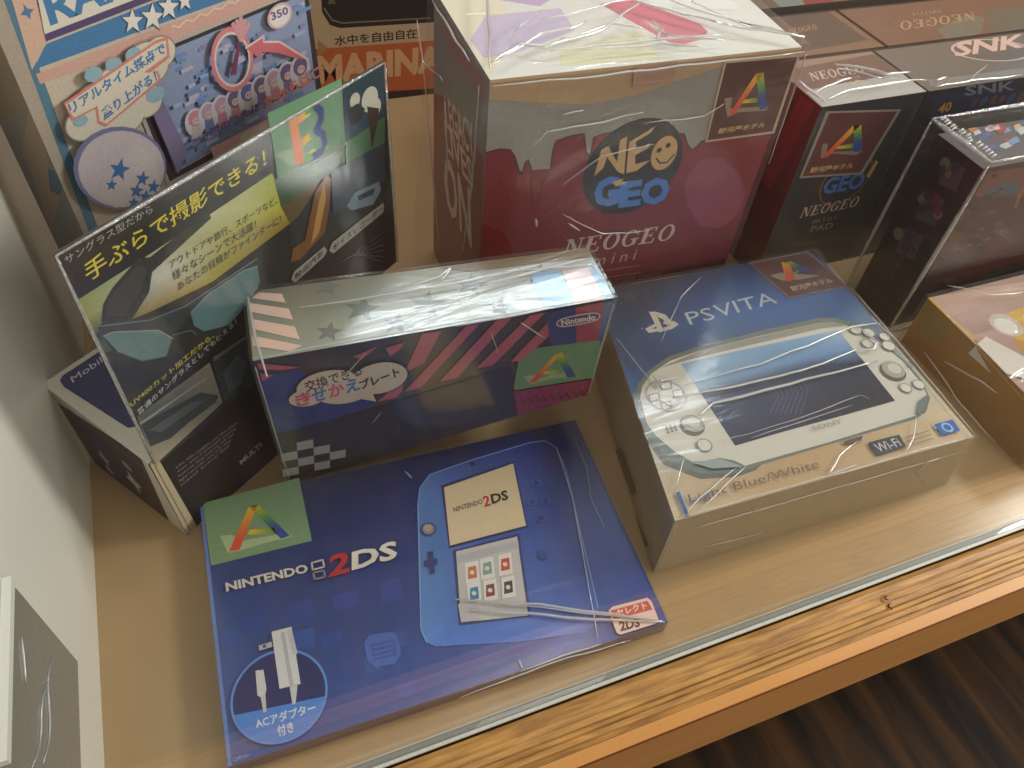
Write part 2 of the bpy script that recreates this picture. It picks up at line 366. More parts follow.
# ================================================================== BOXES
def ds_box():
    h = .0125
    T = [atz(228, 767, h), atz(668, 622, h), atz(575, 420, h), atz(200, 505, h)]
    B = [Vector((p.x, p.y, 0)) for p in T]
    c = sum(B, Vector()) / 4
    r = thing('game_console_box', 'blue NINTENDO 2DS console box lying flat at the front with a green A sticker', 'box', c, 'boxed games and consoles in the display case')
    m = MB(); m.hexa(B, T, dict(all=(34, 44, 98), front=(30, 40, 95), left=(70, 95, 165)))
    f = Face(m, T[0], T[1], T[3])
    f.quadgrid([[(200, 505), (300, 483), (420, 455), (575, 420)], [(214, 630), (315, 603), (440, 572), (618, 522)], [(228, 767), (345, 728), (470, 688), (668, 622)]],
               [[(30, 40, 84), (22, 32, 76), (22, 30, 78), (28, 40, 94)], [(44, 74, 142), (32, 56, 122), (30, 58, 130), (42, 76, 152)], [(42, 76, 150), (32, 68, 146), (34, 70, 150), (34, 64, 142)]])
    f.poly([(200, 505), (203, 504), (232, 766), (228, 767)], (95, 125, 190))
    rnd = random.Random(4)
    for q in ((250, 625), (300, 612), (345, 600), (390, 590), (330, 640), (352, 690), (395, 640), (372, 665), (405, 690), (230, 640), (350, 668), (300, 640), (520, 655), (480, 665), (560, 645)):
        c1 = (36 + rnd.randint(-4, 10), 68 + rnd.randint(-8, 10), 150 + rnd.randint(-8, 10)); w_, h_ = rnd.uniform(8, 17), rnd.uniform(6, 11)
        f.poly([(q[0] - w_, q[1] - h_ + 3), (q[0] + w_, q[1] - h_ - 3), (q[0] + w_ + 2, q[1] + h_ - 3), (q[0] - w_ + 2, q[1] + h_ + 3)], c1)
    P8 = [(364, 643), (370, 635), (393, 632), (399, 640), (401, 655), (395, 664), (376, 668), (367, 660)]
    f.poly(P8, (62, 98, 178)); f.poly([(370, 645), (395, 639), (397, 656), (374, 661)], (50, 80, 160))
    for y in (0, 5, 10): f.line([(374, 650 + y - 2), (393, 645 + y - 2)], .0006, (72, 108, 188))
    # console picture
    body = [(418, 505), (420, 488), (430, 475), (470, 461), (530, 443), (545, 441), (556, 448), (566, 470), (598, 608), (596, 624), (584, 633), (520, 642), (436, 647), (427, 643), (421, 630)]
    bc = [(84, 120, 178), (84, 118, 176), (74, 102, 165), (48, 70, 135), (40, 52, 120), (38, 50, 118), (38, 50, 118), (40, 56, 125), (50, 80, 165), (54, 90, 175), (56, 94, 180), (62, 104, 192), (74, 122, 205), (84, 134, 210), (86, 136, 205)]
    k = f.lay(); cen = f.P((500, 560), k)
    for i in range(len(body)):
        j = (i + 1) % len(body); m.poly([cen, f.P(body[i], k), f.P(body[j], k)], [(58, 92, 172), bc[i], bc[j]])
    f.line(body[:9], .0008, (110, 140, 200)); f.line([body[13], body[14], body[0]], .0008, (120, 160, 225))
    f.poly([(441, 486), (514, 461), (528, 528), (449, 549)], (34, 46, 92)); f.poly([(444, 488), (513, 464), (526, 526), (450, 546)], [(206, 184, 148), (196, 176, 142), (216, 196, 160), (222, 200, 165)])
    f.text('NINTENDO', (454, 513), (483, 504), (453, 508), (60, 50, 50), .02); f.text('2', (484, 508), (491, 506), (482, 497), (190, 50, 50), .03); f.text('DS', (492, 505), (509, 500), (490, 495), (50, 42, 42), .04)
    f.poly([(453, 551), (519, 534), (531, 617), (459, 626)], (40, 54, 105)); f.poly([(456, 552), (517, 537), (528, 616), (461, 623)], (198, 192, 190))
    f.poly([(457, 556), (518, 541), (519, 548), (458, 564)], (180, 180, 185))
    ic = [(205, 110, 50), (130, 160, 150), (200, 70, 50), (60, 130, 175), (130, 60, 60), (70, 55, 40)]
    for i, q in enumerate(((472, 573), (487, 569), (505, 565), (474, 594), (490, 591), (508, 588))):
        f.poly([(q[0] - 7, q[1] - 9), (q[0] + 6, q[1] - 12), (q[0] + 8, q[1] + 9), (q[0] - 6, q[1] + 12)], (228, 224, 218))
        f.poly([(q[0] - 4, q[1] - 5), (q[0] + 4, q[1] - 7), (q[0] + 5, q[1] + 5), (q[0] - 4, q[1] + 7)], ic[i]); f.disc(q, (q[0] + 2.4, q[1]), (225, 215, 195), 1, 10)
    f.poly([(458, 605), (461, 623), (480, 621), (478, 600)], (190, 184, 184))
    f.disc((428.5, 530), (436, 528), (46, 70, 130)); f.disc((428.5, 530), (434.5, 529), (136, 132, 128)); f.disc((428, 529), (432, 528), (170, 158, 140))
    f.poly([(428, 553), (433, 552), (435, 574), (430, 575)], (36, 56, 120)); f.poly([(424, 562), (437, 559), (438, 565), (425, 568)], (36, 56, 120))
    for q in ((536, 484), (545, 502), (532, 503), (541, 519)): f.disc(q, (q[0] + 4.5, q[1]), (38, 54, 122), 1, 16); f.disc(q, (q[0] + 4.5, q[1]), (74, 104, 178), 1, 16, ring=.82)
    f.disc((543, 556), (548, 555), (44, 68, 145), 1, 14)
    f.disc((472, 465), (474, 464), (30, 40, 90), 1, 10)
    # logo
    f.text('NINTENDO', (227, 593), (309, 573.5), (225.5, 584), (205, 196, 182), .035)
    f.line([(312, 564), (323, 561), (324.5, 568), (313, 571), (312, 564)], .0010, (205, 196, 182)); f.line([(313.5, 574), (324, 571.5), (325.5, 578), (315, 580.5), (313.5, 574)], .0010, (150, 140, 135))
    f.text('2', (328, 579), (351, 573), (325, 558), (178, 52, 55), .03, .15); f.text('DS', (352, 572), (399, 559), (349, 554), (222, 214, 200), .035, .1)
    # adapter badge
    f.disc((280, 696), (328, 686), (92, 138, 208), n=48); f.disc((280, 696), (325.5, 686.5), (44, 46, 96), n=48)
    k = f.lay(); C = f.P((280, 696), k); a = f.P((325.5, 686.5), k) - C; b_ = f.n.cross(a); up = b_ if (C + b_).y > C.y else -b_
    pts = [C + a * math.cos(t) - up * math.sin(t) for t in [math.radians(14 + i * 8) for i in range(0, 20)]]
    m.poly(pts, (80, 130, 205))
    f.text('ACアダプター', (257, 730), (317, 713), (255, 720), (205, 210, 220), .02); f.text('付き', (279, 738), (295, 733), (277, 727), (205, 210, 220), .02)
    f.poly([(272, 633), (292, 628), (301, 685), (280, 690)], (208, 206, 206)); f.poly([(281, 634), (285, 633), (294, 686), (290, 687)], (178, 176, 180)); f.poly([(287, 632), (292, 630), (298, 655), (293, 656)], (190, 188, 190))
    f.poly([(259, 647), (272, 643), (273, 648), (260, 652)], (176, 174, 176)); f.disc((265, 647.5), (267, 647), (90, 90, 110), n=8)
    f.poly([(290, 688), (298, 686), (296, 705), (293, 706)], (196, 194, 196))
    f.poly([(256, 672), (264, 671), (267, 690), (265, 700), (258, 697)], (202, 200, 202)); f.poly([(261, 697), (266, 696), (267, 713), (264, 714)], (190, 188, 192))
    # corner sale label
    f.poly([(608, 612), (612, 608), (647, 599), (651, 603), (658, 621), (655, 625), (620, 636), (616, 634)], (222, 190, 180)); f.poly([(610, 612), (647, 602), (652, 611), (613, 621)], (186, 70, 66))
    f.text('セレクト', (617, 618), (647, 610), (615, 611), (232, 205, 195), .02); f.text('2DS', (620, 633), (640, 628), (618, 623), (90, 50, 50), .04)
    f.text('ニンテンドー', (234, 763), (251, 758), (233, 759), (190, 196, 210), .01)
    m.build('carton', GLOSSY, r)
    m = MB(); s = Face(m, T[0], T[1], T[3], .0003)
    s.poly([(203, 503.5), (299, 478), (312, 541), (211, 566)], [(122, 152, 112), (112, 140, 108), (120, 150, 112), (118, 146, 104)])
    s.poly([(220, 536), (232, 535), (242, 541), (288, 533), (292, 537), (266, 543), (240, 551), (228, 553)], (168, 182, 138))
    s.rainbow_a((249, 506.5), (258, 505), (229, 552), (239.5, 550), (281, 539), (290, 536), (250, 530), (274, 528), (277, 534), RB)
    m.build('rank_sticker', CARD, r, 'green sticker with a rainbow letter A')
    w = wrap_mesh(B, T, .0012, .0009, 20, 3); f2 = Face(m, T[0], T[1], T[3]); wn_, wm_ = 'shrink_wrap', TIGHT
    for px, rr in (([(455, 601), (540, 607), (620, 617), (664, 624)], .0011), ([(470, 611), (560, 619), (664, 624)], .0010), ([(500, 606), (580, 614), (655, 622)], .0005), ([(556, 450), (572, 500), (583, 560), (597, 640)], .0006),
                   ([(572, 436), (586, 470), (590, 500), (604, 530)], .0003),  ([(460, 700), (540, 668), (630, 642)], .0005), ([(520, 672), (600, 646)], .0005), ([(405, 473), (412, 480)], .0005), ([(518, 660), (522, 670)], .0006)):
        f2.tub(w, px, rr, .0026, 6, .0006)
    w.build(wn_, (wm_, CREASE), r, 'clear film with bright folds')
ds_box()

def plate_box():
    zt = .137
    T = [atz(253, 361, zt), atz(614, 298, zt + .008), atz(588, 248, zt + .008), atz(245, 292, zt)]
    # the box sits tilted: its right end rides up about a centimetre on the crumpled film under it
    B0 = atz(290, 484, 0); nn = (T[1] - T[0]).cross(B0 - T[0]).normalized(); dr = ray(586, 395); B1 = CAM + dr * ((T[0] - CAM).dot(nn) / dr.dot(nn))
    B = [B0, B1, B1 + Vector((.002, .046, 0)), B0 + Vector((.006, .050, 0))]
    c = sum(B, Vector()) / 4
    r = thing('accessory_box', 'dark box with pink diagonal stripes and a white speech bubble, behind the blue console box', 'box', c, 'boxed games and consoles in the display case')
    m = MB(); m.hexa(B, T, dict(all=(44, 42, 56), top=(150, 150, 140), left=(40, 42, 60), front=(38, 35, 52)))
    f = Face(m, T[0], T[1], B[1])
    f.poly([(254, 362), (612, 299.5), (600, 340), (511, 354), (517, 372), (440, 386), (380, 405), (330, 420), (270, 400)], (62, 56, 52))
    f.poly([(259, 377), (297, 370), (378, 404), (330, 420), (277, 434)], (42, 56, 128))
    rnd = random.Random(2)
    for i in range(26):
        x, y = rnd.uniform(268, 350), 0; y = rnd.uniform(385, 420 - (x - 268) * .05)
        f.line([(x, y), (x + rnd.uniform(-8, 8), y + rnd.uniform(-4, 6)), (x + rnd.uniform(-2, 10), y + rnd.uniform(2, 9))], .0007, (32, 40, 98))
    f.poly([(277, 434), (330, 420), (400, 400), (511, 365), (517, 415), (400, 450), (292, 483)], (36, 33, 50))
    PK = (178, 88, 102)
    for q in ([(422, 333), (441, 330), (424, 362), (404, 372)], [(466, 325), (480, 322.5), (420, 387), (404, 391)], [(496, 319.5), (511, 317), (457, 377), (439, 381)], [(530, 314), (545, 311.5), (493, 364), (475, 368)], [(547, 322), (551, 333), (521, 360), (510, 361)],
              [(352, 356), (366, 350), (378, 345), (362, 358)], [(385, 347), (405, 341), (398, 350), (390, 355)], [(385, 394), (405, 372), (402, 390), (395, 397), (376, 401)],
              [(257, 362), (300, 366), (283, 369), (259, 368)], [(260, 372), (273, 374), (262, 380)]): f.poly(q, PK)
    f.poly([(545, 311.5), (575, 306.5), (576, 342), (551, 345)], (42, 62, 128)); f.poly([(575, 306.5), (604, 301), (600, 339), (576, 342)], (160, 66, 90)); f.poly([(604, 301), (613, 300), (601, 342), (598, 339)], (50, 84, 150))
    # checkerboard
    cells = 0; o = f.P((283, 476)); uu = f.u * .0102
    vv = (f.P((279, 440)) - o).normalized() * .0098
    for i in range(4):
        for j in range(4):
            if (i + j) % 2 == 0 and i + j < 6:
                x0 = i - .45 * j * .2
                if i + j * .25 > 3.4: continue
                k = f.lay(); m.poly([o + uu * i + vv * j + f.n * k, o + uu * (i + 1) + vv * j + f.n * k, o + uu * (i + 1) + vv * (j + 1) + f.n * k, o + uu * i + vv * (j + 1) + f.n * k], (158, 160, 158))
    # speech bubble
    for gr, col in ((1.06, (28, 24, 26)), (1.0, (206, 190, 174))):
        for c_, e_, sy in (((328, 384), (359, 378), .80), ((379, 377), (407, 372), .92), ((307, 396), (325, 392), .82), ((345, 388), (375, 383), .8)):
            f.disc(c_, (c_[0] + (e_[0] - c_[0]) * gr, c_[1] + (e_[1] - c_[1]) * gr), col, sy)
        if gr > 1: f.poly([(358, 398), (378, 402), (372, 388)], col)
        else: f.poly([(360, 397), (376, 400), (371, 389)], col)
    BK = (40, 34, 36)
    f.text('交換できる', (306, 391), (362, 373.5), (303, 380), BK, .012)
    for s_, x0, x1, cc in (('き', 0, .24, (200, 90, 110)), ('せ', .26, .48, (80, 120, 175)), ('か', .52, .76, (205, 95, 115)), ('え', .78, 1, (60, 120, 180))):
        f.text(s_, (296 + 64 * x0, 406 - 18 * x0), (296 + 64 * x1, 406 - 18 * x1), (294 + 64 * x0, 393 - 18 * x0), cc, .035)
    f.text('プレート', (361, 388), (400, 374), (358, 379), BK, .03)
    # maker's pill
    for gr, cc in ((1.0, (210, 200, 200)), (.88, (100, 70, 110))):
        pts = []
        cx, cy, hw, hh = 577.5, 318, 22 * (1 if gr == 1 else .96), 5.2 * gr * (1 if gr == 1 else .9)
        for t in range(20):
            a_ = t / 20 * 2 * math.pi; x = math.copysign(abs(math.cos(a_)) ** .5, math.cos(a_)) * hw; y = math.sin(a_) * hh; pts.append((cx + x, cy + y - x * .18))
        f.poly(pts, cc)
    f.text('Nintendo', (561, 324), (595, 318), (560, 318), (215, 205, 205), .03)
    f.poly([(513, 390), (594, 377), (586, 393.5), (517, 413)], (140, 34, 84))
    for i in range(9): x = 520 + i * 7.5; f.line([(x, 396 - i), (x + 3, 402 - i), (x + 6, 397 - i)], .0007, (70, 20, 55))
    # top
    g_ = Face(m, T[0], T[1], T[3])
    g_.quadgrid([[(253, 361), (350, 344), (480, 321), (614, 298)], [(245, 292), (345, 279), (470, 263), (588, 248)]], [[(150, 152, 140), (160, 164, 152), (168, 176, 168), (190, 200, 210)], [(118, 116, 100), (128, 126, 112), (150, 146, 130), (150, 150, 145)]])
    for q, rr in (((362, 309), 17), ((427, 304), 17), ((329, 332), 13), ((327, 287), 14), ((397, 324), 13), ((470, 285), 15), ((500, 308), 12), ((540, 275), 15)):
        g_.disc(q, (q[0] + rr * 1.15, q[1] - rr * .17), (116, 120, 112), star=5)
    for q in ([(246, 292), (282, 294), (286, 303), (249, 298)], [(248, 303), (289, 309), (293, 320), (250, 312)], [(250, 319), (295, 327), (300, 340), (252, 329)], [(252, 336), (303, 346), (290, 352), (253, 346)]): g_.poly(q, (230, 194, 182))
    for q in ([(545, 310), (576, 304.5), (560, 270), (530, 274)],): g_.poly(q, (150, 190, 225))
    g_.poly([(576, 304.5), (604, 299.5), (588, 268), (562, 271)], (225, 190, 190)); g_.poly([(604, 299.5), (614, 298), (600, 270), (588, 268)], (150, 190, 225))
    g_.poly([(440, 268), (588, 248), (592, 257), (470, 272)], (120, 100, 70))
    m.build('carton', GLOSSY, r)
    m = MB(); s = Face(m, T[0], T[1], B[1], .0004)
    s.poly([(520, 350), (602, 338), (594, 377), (513, 390)], [(96, 134, 104), (108, 146, 112), (110, 148, 112), (108, 142, 100)])
    s.poly([(523, 376), (532, 374), (540, 378), (568, 368), (578, 376), (552, 378), (530, 384)], (150, 172, 130))
    s.rainbow_a((555, 354), (562, 352), (528, 383), (536, 381), (567, 377), (576, 376), (545, 371), (561, 368), (563, 373), RB)
    m.build('rank_sticker', CARD, r, 'green sticker with a rainbow letter A')
    w = wrap_mesh(B, T, .0016, .0014, 18, 7); wn_, wm_ = 'shrink_wrap', FILM; g2 = Face(w, T[0], T[1], T[3]); f2 = Face(w, T[0], T[1], B[1])
    for px, rr in (([(248, 296), (256, 340), (268, 380)], .0010), ([(300, 311), (400, 296), (470, 285), (540, 268)], .0007), ([(410, 290), (440, 280), (452, 270), (442, 285)], .0006), ([(480, 290), (530, 276), (585, 262)], .0010), ([(500, 275), (545, 272), (590, 268), (610, 290)], .0008), ([(253, 362), (400, 336), (614, 299)], .0006), ([(455, 330), (500, 322), (580, 306)], .0004)):
        g2.tub(w, px, rr, .0026, 6, .0006)
    for px, rr in (([(520, 320), (545, 336)], .0005), ([(490, 330), (497, 350)], .0003), ([(255, 364), (272, 420), (290, 480)], .0006), ([(612, 302), (600, 345), (588, 390)], .0005), ([(365, 350), (345, 372), (340, 376)], .0004), ([(380, 410), (372, 420)], .0003)): f2.tub(w, px, rr, .0022, 5, .0005)
    w.build(wn_, (wm_, CREASE), r, 'clear film with bright folds')
plate_box()

def vita_box():
    zt = .0552
    T = [atz(675, 521, zt), atz(974, 437, zt), atz(815, 251, zt), atz(596, 290, zt)]
    B = [atz(653, 573, 0), atz(946, 484, 0)]
    B += [Vector((T[2].x, T[2].y, 0)), Vector((T[3].x, T[3].y, 0))]
    c = sum(B, Vector()) / 4
    r = thing('handheld_console_box', 'blue and white PS VITA console box in clear film, right of the striped box', 'box', c, 'boxed games and consoles in the display case')
    m = MB(); m.hexa(B, T, dict(all=(176, 156, 124), left=(160, 145, 120), back=(40, 60, 100)))
    f = Face(m, T[0], T[1], T[2])
    f.quadgrid([[(596, 290), (665, 278), (740, 264), (815, 251)],
                [(612, 345), (690, 322), (770, 303), (850, 292)],
                [(628, 392), (715, 370), (810, 345), (893, 342)],
                [(648, 446), (745, 425), (850, 400), (935, 391)],
                [(662, 485), (765, 462), (860, 437), (955, 415)],
                [(675, 521), (775, 493), (875, 465), (974, 437)]],
               [[(44, 50, 62), (42, 50, 66), (42, 64, 100), (28, 42, 80)],
                [(56, 72, 96), (66, 98, 142), (58, 102, 160), (58, 90, 140)],
                [(62, 98, 150), (60, 80, 120), (60, 80, 120), (150, 165, 172)],
                [(172, 174, 162), (170, 165, 150), (175, 165, 150), (196, 186, 162)],
                [(196, 176, 146), (184, 152, 112), (192, 162, 122), (206, 184, 150)],
                [(208, 190, 160), (196, 164, 124), (196, 168, 130), (206, 184, 152)]])
    # PS mark and word mark
    PSC = (196, 188, 172)
    f.poly([(649, 312), (655, 311.5), (664, 331), (659, 332.5)], PSC); f.poly([(655, 311.5), (666, 315), (671, 321), (669, 325), (663, 324), (664, 320), (658, 317)], PSC)
    f.poly([(656, 323), (645, 329), (649, 333), (660, 331), (658, 328.5), (652, 329), (657, 326)], PSC); f.poly([(664, 322.5), (674, 321), (679, 324.5), (672, 329), (664, 331), (663, 328), (671, 325), (666, 325)], PSC)
    LT = (176, 184, 190)
    f.text('PS', (690, 325), (716, 319), (684, 313), LT, .0); f.text('VITA', (718, 318), (778, 303), (712, 306), LT, .0)
    # console picture
    rim = [(636, 398), (638, 385), (648, 371), (668, 357), (700, 346), (760, 331), (818, 318), (836, 318), (862, 327), (886, 345), (906, 362), (922, 381), (930, 398), (926, 412), (916, 419), (760, 465), (736, 473), (700, 474), (668, 460), (645, 430)]
    f.poly([(633, 396), (640, 380), (641, 400), (650, 430), (672, 456), (700, 470), (738, 470), (762, 464), (756, 470), (736, 477), (700, 479), (664, 465), (642, 434)], (104, 106, 98)); f.poly(rim, (112, 120, 112))
    body = [(640, 398), (642, 387), (651, 374), (670, 361), (702, 350), (760, 336), (818, 323), (834, 322), (860, 330), (884, 346), (904, 363), (920, 382), (928, 397), (924, 403), (915, 416), (830, 442), (745, 466), (735, 461), (720, 458), (706, 461), (692, 462), (675, 452), (656, 436), (647, 424)]
    f.poly(body, (206, 200, 186))
    f.poly([(702, 350), (818, 323), (834, 322), (846, 326), (820, 329), (700, 357), (668, 366), (660, 368)], (150, 146, 136))
    f.quadgrid([[(681, 364), (738, 351), (790, 340), (838, 330)], [(694, 384), (752, 370), (806, 357), (852, 348)], [(703, 397), (762, 383), (818, 367), (864, 362)], [(735, 446), (790, 430), (842, 416), (895, 401)]],  # light-blue glare across the screen top is painted into the print colours
               [[(140, 168, 190), (130, 165, 196), (130, 166, 200), (160, 188, 204)], [(150, 178, 205), (128, 160, 195), (110, 146, 185), (120, 150, 185)], [(64, 72, 100), (64, 72, 98), (52, 58, 82), (52, 56, 76)], [(46, 50, 76), (50, 54, 80), (44, 44, 58), (34, 32, 42)]])
    for i in range(7): x = 772 + i * 5; f.line([(x, 385 - i * .8), (x + 6, 397 - i), (x - 2, 414)], .0007, (84, 92, 120))
    f.disc((666, 396), (685, 392), (168, 166, 156)); f.disc((666, 396), (683, 392.4), (206, 202, 190))
    for q in ((666, 386), (666, 406), (654, 398), (678, 394)):
        f.poly([(q[0] - 6, q[1] - 3), (q[0] + 5, q[1] - 5), (q[0] + 6, q[1] + 3), (q[0] - 5, q[1] + 5)], (150, 150, 142)); f.poly([(q[0] - 4.5, q[1] - 2), (q[0] + 3.5, q[1] - 3.6), (q[0] + 4.5, q[1] + 2), (q[0] - 3.5, q[1] + 3.5)], (222, 220, 210))
    for q, r_ in (((692.5, 424), 11), ((893, 370), 10.5)):
        f.disc((q[0] - .5, q[1] + 2), (q[0] + r_, q[1]), (96, 86, 74)); f.disc(q, (q[0] + r_ * .9, q[1] - 2), (168, 162, 150)); f.disc((q[0] + 1, q[1] - 1), (q[0] + r_ * .65, q[1] - 2), (200, 196, 184))
    for i in range(3):
        for j in range(3):
            f.disc((666 + i * 4 + j, 427 + j * 3 - i), (667.3 + i * 4 + j, 427 + j * 3 - i), (110, 96, 84), n=7); f.disc((905 + i * 4 + j, 363 + j * 2.6 - i), (906 + i * 4 + j, 363 + j * 2.6 - i), (140, 130, 118), n=7)
    for q, r_ in (((704, 446), 7.5), ((905, 389), 5.4), ((918, 385.5), 5.4), ((855, 331), 5.5), ((868, 334), 5.5), ((867, 345), 5.5), ((888, 347), 6), ((884, 338), 5)):
        f.disc(q, (q[0] + r_, q[1] - 1), (140, 136, 126)); f.disc(q, (q[0] + r_ * .8, q[1] - 1), (212, 206, 192))
    f.poly([(915, 414), (918, 402), (926, 396), (928, 399), (924, 410), (918, 415)], (110, 120, 118)); f.poly([(692, 464), (720, 460), (742, 468), (712, 470)], (150, 160, 156))
    f.text('SONY', (812, 432), (842, 424), (810, 428), (150, 145, 130), .0)
    f.text('Light Blue/White', (690, 507), (820, 471), (687, 496), (120, 100, 74), -.004)
    f.poly([(675, 494), (679, 493), (689, 518), (686, 520)], (70, 100, 160)); f.text('PS VITA', (692, 505), (713, 498), (690, 500), (110, 135, 180), .0)
    f.poly([(842, 443), (862, 437), (860, 442), (845, 446)], (90, 84, 78))
    f.poly([(867, 444), (898, 436), (905, 448), (876, 457)], (66, 66, 78)); f.text('Wi-Fi', (878, 454), (901, 447), (872, 446), (200, 196, 190), .005)
    for i in range(3): f.line([(904 + i, 439 + i * 4), (928 + i * 2, 432 + i * 4)], .0006, (140, 124, 104))
    f.poly([(933, 426), (951, 421), (959, 432), (941, 437)], (66, 104, 168)); f.disc((946, 429), (951, 428), (150, 180, 215), n=14); f.disc((946, 429), (949, 428), (66, 104, 168), n=10)
    # side prints
    q_ = Face(m, T[0], T[1], B[1]); q_.line([(684, 528), (668, 560)], .0008, (140, 125, 104)); q_.poly([(770, 531), (772, 512), (790, 506), (788, 525)], (196, 176, 145))
    q_.text('PS VITA', (695, 524), (725, 515), (697, 515), (165, 150, 125))
    l_ = Face(m, T[0], T[3], B[0]); l_.poly([(615, 450), (620, 448), (636, 492), (632, 496)], (50, 46, 42)); l_.poly([(630, 514), (634, 512), (648, 545), (645, 548)], (60, 56, 50))
    m.build('carton', GLOSSY, r)
    m = MB(); s = Face(m, T[0], T[1], T[2], .0004)
    s.poly([(748, 263), (808, 251.5), (848, 287), (789, 299)], (120, 98, 98)); s.poly([(750, 264), (807, 253), (846, 286), (790, 297)], MAROON)
    s.poly([(770, 276), (780, 273), (820, 276), (800, 280), (782, 281)], (150, 140, 130))
    s.rainbow_a((781, 262), (789, 261), (786, 282), (795, 280), (805, 274), (808, 269), (790, 274), (800, 270), (796, 275), RB)
    s.text('駿河屋ホテル', (793, 292), (834, 283), (789, 287), (190, 170, 130), .02)
    m.build('rank_sticker', CARD, r, 'maroon sticker with a rainbow letter A')
    w = wrap_mesh(B, T, .0016, .0014, 20, 11); wn_, wm_ = 'shrink_wrap', FILM; f2 = Face(w, T[0], T[1], T[2]); q2 = Face(w, T[0], T[1], B[1])
    for px, rr in (([(684, 387), (760, 367), (850, 330), (880, 326)], .0009), ([(672, 400), (740, 388), (800, 374), (862, 350)], .0011), ([(698, 418), (712, 406), (790, 387), (876, 364)], .0013), ([(652, 378), (662, 392), (660, 384), (676, 380)], .0009), ([(655, 402), (670, 410), (682, 402)], .0008),
                   ([(660, 345), (680, 300), (700, 280)], .0004), ([(615, 340), (640, 372), (652, 386)], .0005), ([(735, 470), (700, 500), (686, 515)], .0006), ([(745, 468), (722, 490), (700, 512)], .0005), ([(856, 443), (838, 458), (828, 478), (856, 466)], .0006), ([(915, 418), (912, 440), (906, 455)], .0005), ([(918, 416), (935, 432)], .0004), ([(858, 330), (875, 345), (872, 352), (855, 352)], .0010), ([(683, 458), (675, 492)], .0004),
                   ([(675, 521), (820, 481), (973, 438)], .0006), ([(850, 290), (905, 355), (972, 436)], .0005), ([(720, 444), (800, 420), (860, 398), (868, 402)], .0003), ([(870, 320), (883, 333), (892, 340)], .0006), ([(750, 440), (850, 408)], .0003)):
        f2.tub(w, px, rr, .0028, 6, .0006)
    for px, rr in (([(675, 523), (655, 570)], .0005), ([(690, 526), (800, 495), (960, 449)], .0004), ([(700, 545), (760, 530)], .0003), ([(760, 498), (742, 522)], .0003), ([(930, 452), (915, 470), (925, 480)], .0004)): q2.tub(w, px, rr, .0022, 5, .0005)
    w.build(wn_, (wm_, CREASE), r, 'clear film with bright folds')
vita_box()

def navy_box():
    zt = .077
    T0, T3 = atz(148, 464, zt), atz(42, 384, zt)
    d = Vector((math.cos(math.radians(35)), math.sin(math.radians(35)), 0)) * .084
    B0 = atz(187, 535, 0); off = Vector((B0.x - T0.x, B0.y - T0.y, 0))
    T = [T0, T0 + d, T3 + d, T3]; B = [Vector((p.x, p.y, 0)) + off for p in T]
    c = sum(B, Vector()) / 4
    r = thing('accessory_box', 'navy box with white edges against the left wall, beneath the sunglasses package', 'box', c, 'boxed games and consoles in the display case')
    m = MB(); m.hexa(B, T, dict(all=(196, 190, 176), front=(38, 28, 32), back=(40, 40, 60), right=(36, 30, 38)))
    f = Face(m, T[0], T[1], T[2])
    f.poly([(64, 387), (60, 381), (62, 376), (97, 353), (130, 330), (200, 360), (180, 420), (128, 428)], (44, 46, 86))
    f.text('Mobile', (73, 383), (110, 357), (70, 377.5), (190, 190, 196), .0)
    l_ = Face(m, T[0], T[3], B[0])
    l_.poly([(57, 402), (140, 456), (172, 527), (111, 489)], (50, 36, 38)); l_.poly([(70, 411), (95, 427), (140, 508), (112, 489)], (40, 40, 66))
    for q, rr in (((134, 482), 12), ((104, 458), 9), ((110, 470), 7)): l_.disc(q, (q[0] + rr * .6, q[1] + rr), (176, 170, 178), sy=.6, star=4)
    l_.disc((127, 466), (129, 470), (110, 130, 165), n=10)
    l_.line([(45, 390), (146, 470)], .0009, (130, 118, 100)); l_.line([(112, 490), (178, 531)], .0008, (170, 160, 142))
    q = Face(m, T[0], T[1], B[0])
    q.poly([(149, 463), (159, 460), (198, 528), (187, 534)], (196, 180, 150)); q.line([(155, 466), (190, 530)], .0007, (120, 104, 84))
    for i in range(5):
        q.text(('Like, that sunglass can slim share', 'wear, even if extended wearing', 'features, long wearing will not', 'light recorder you and wear', 'travel every day')[i], (177 + i, 469 + i * 4.6), (238 - i * 2, 424 + i * 5.6), (175.6 + i, 466 + i * 4.6), (150, 140, 138), .0)
    q.text('MULTI', (241, 465), (262, 446), (239, 461), (150, 145, 142), .03)
    m.build('carton', CARD, r)
navy_box()
NB0 = atz(155, 466, .0775)

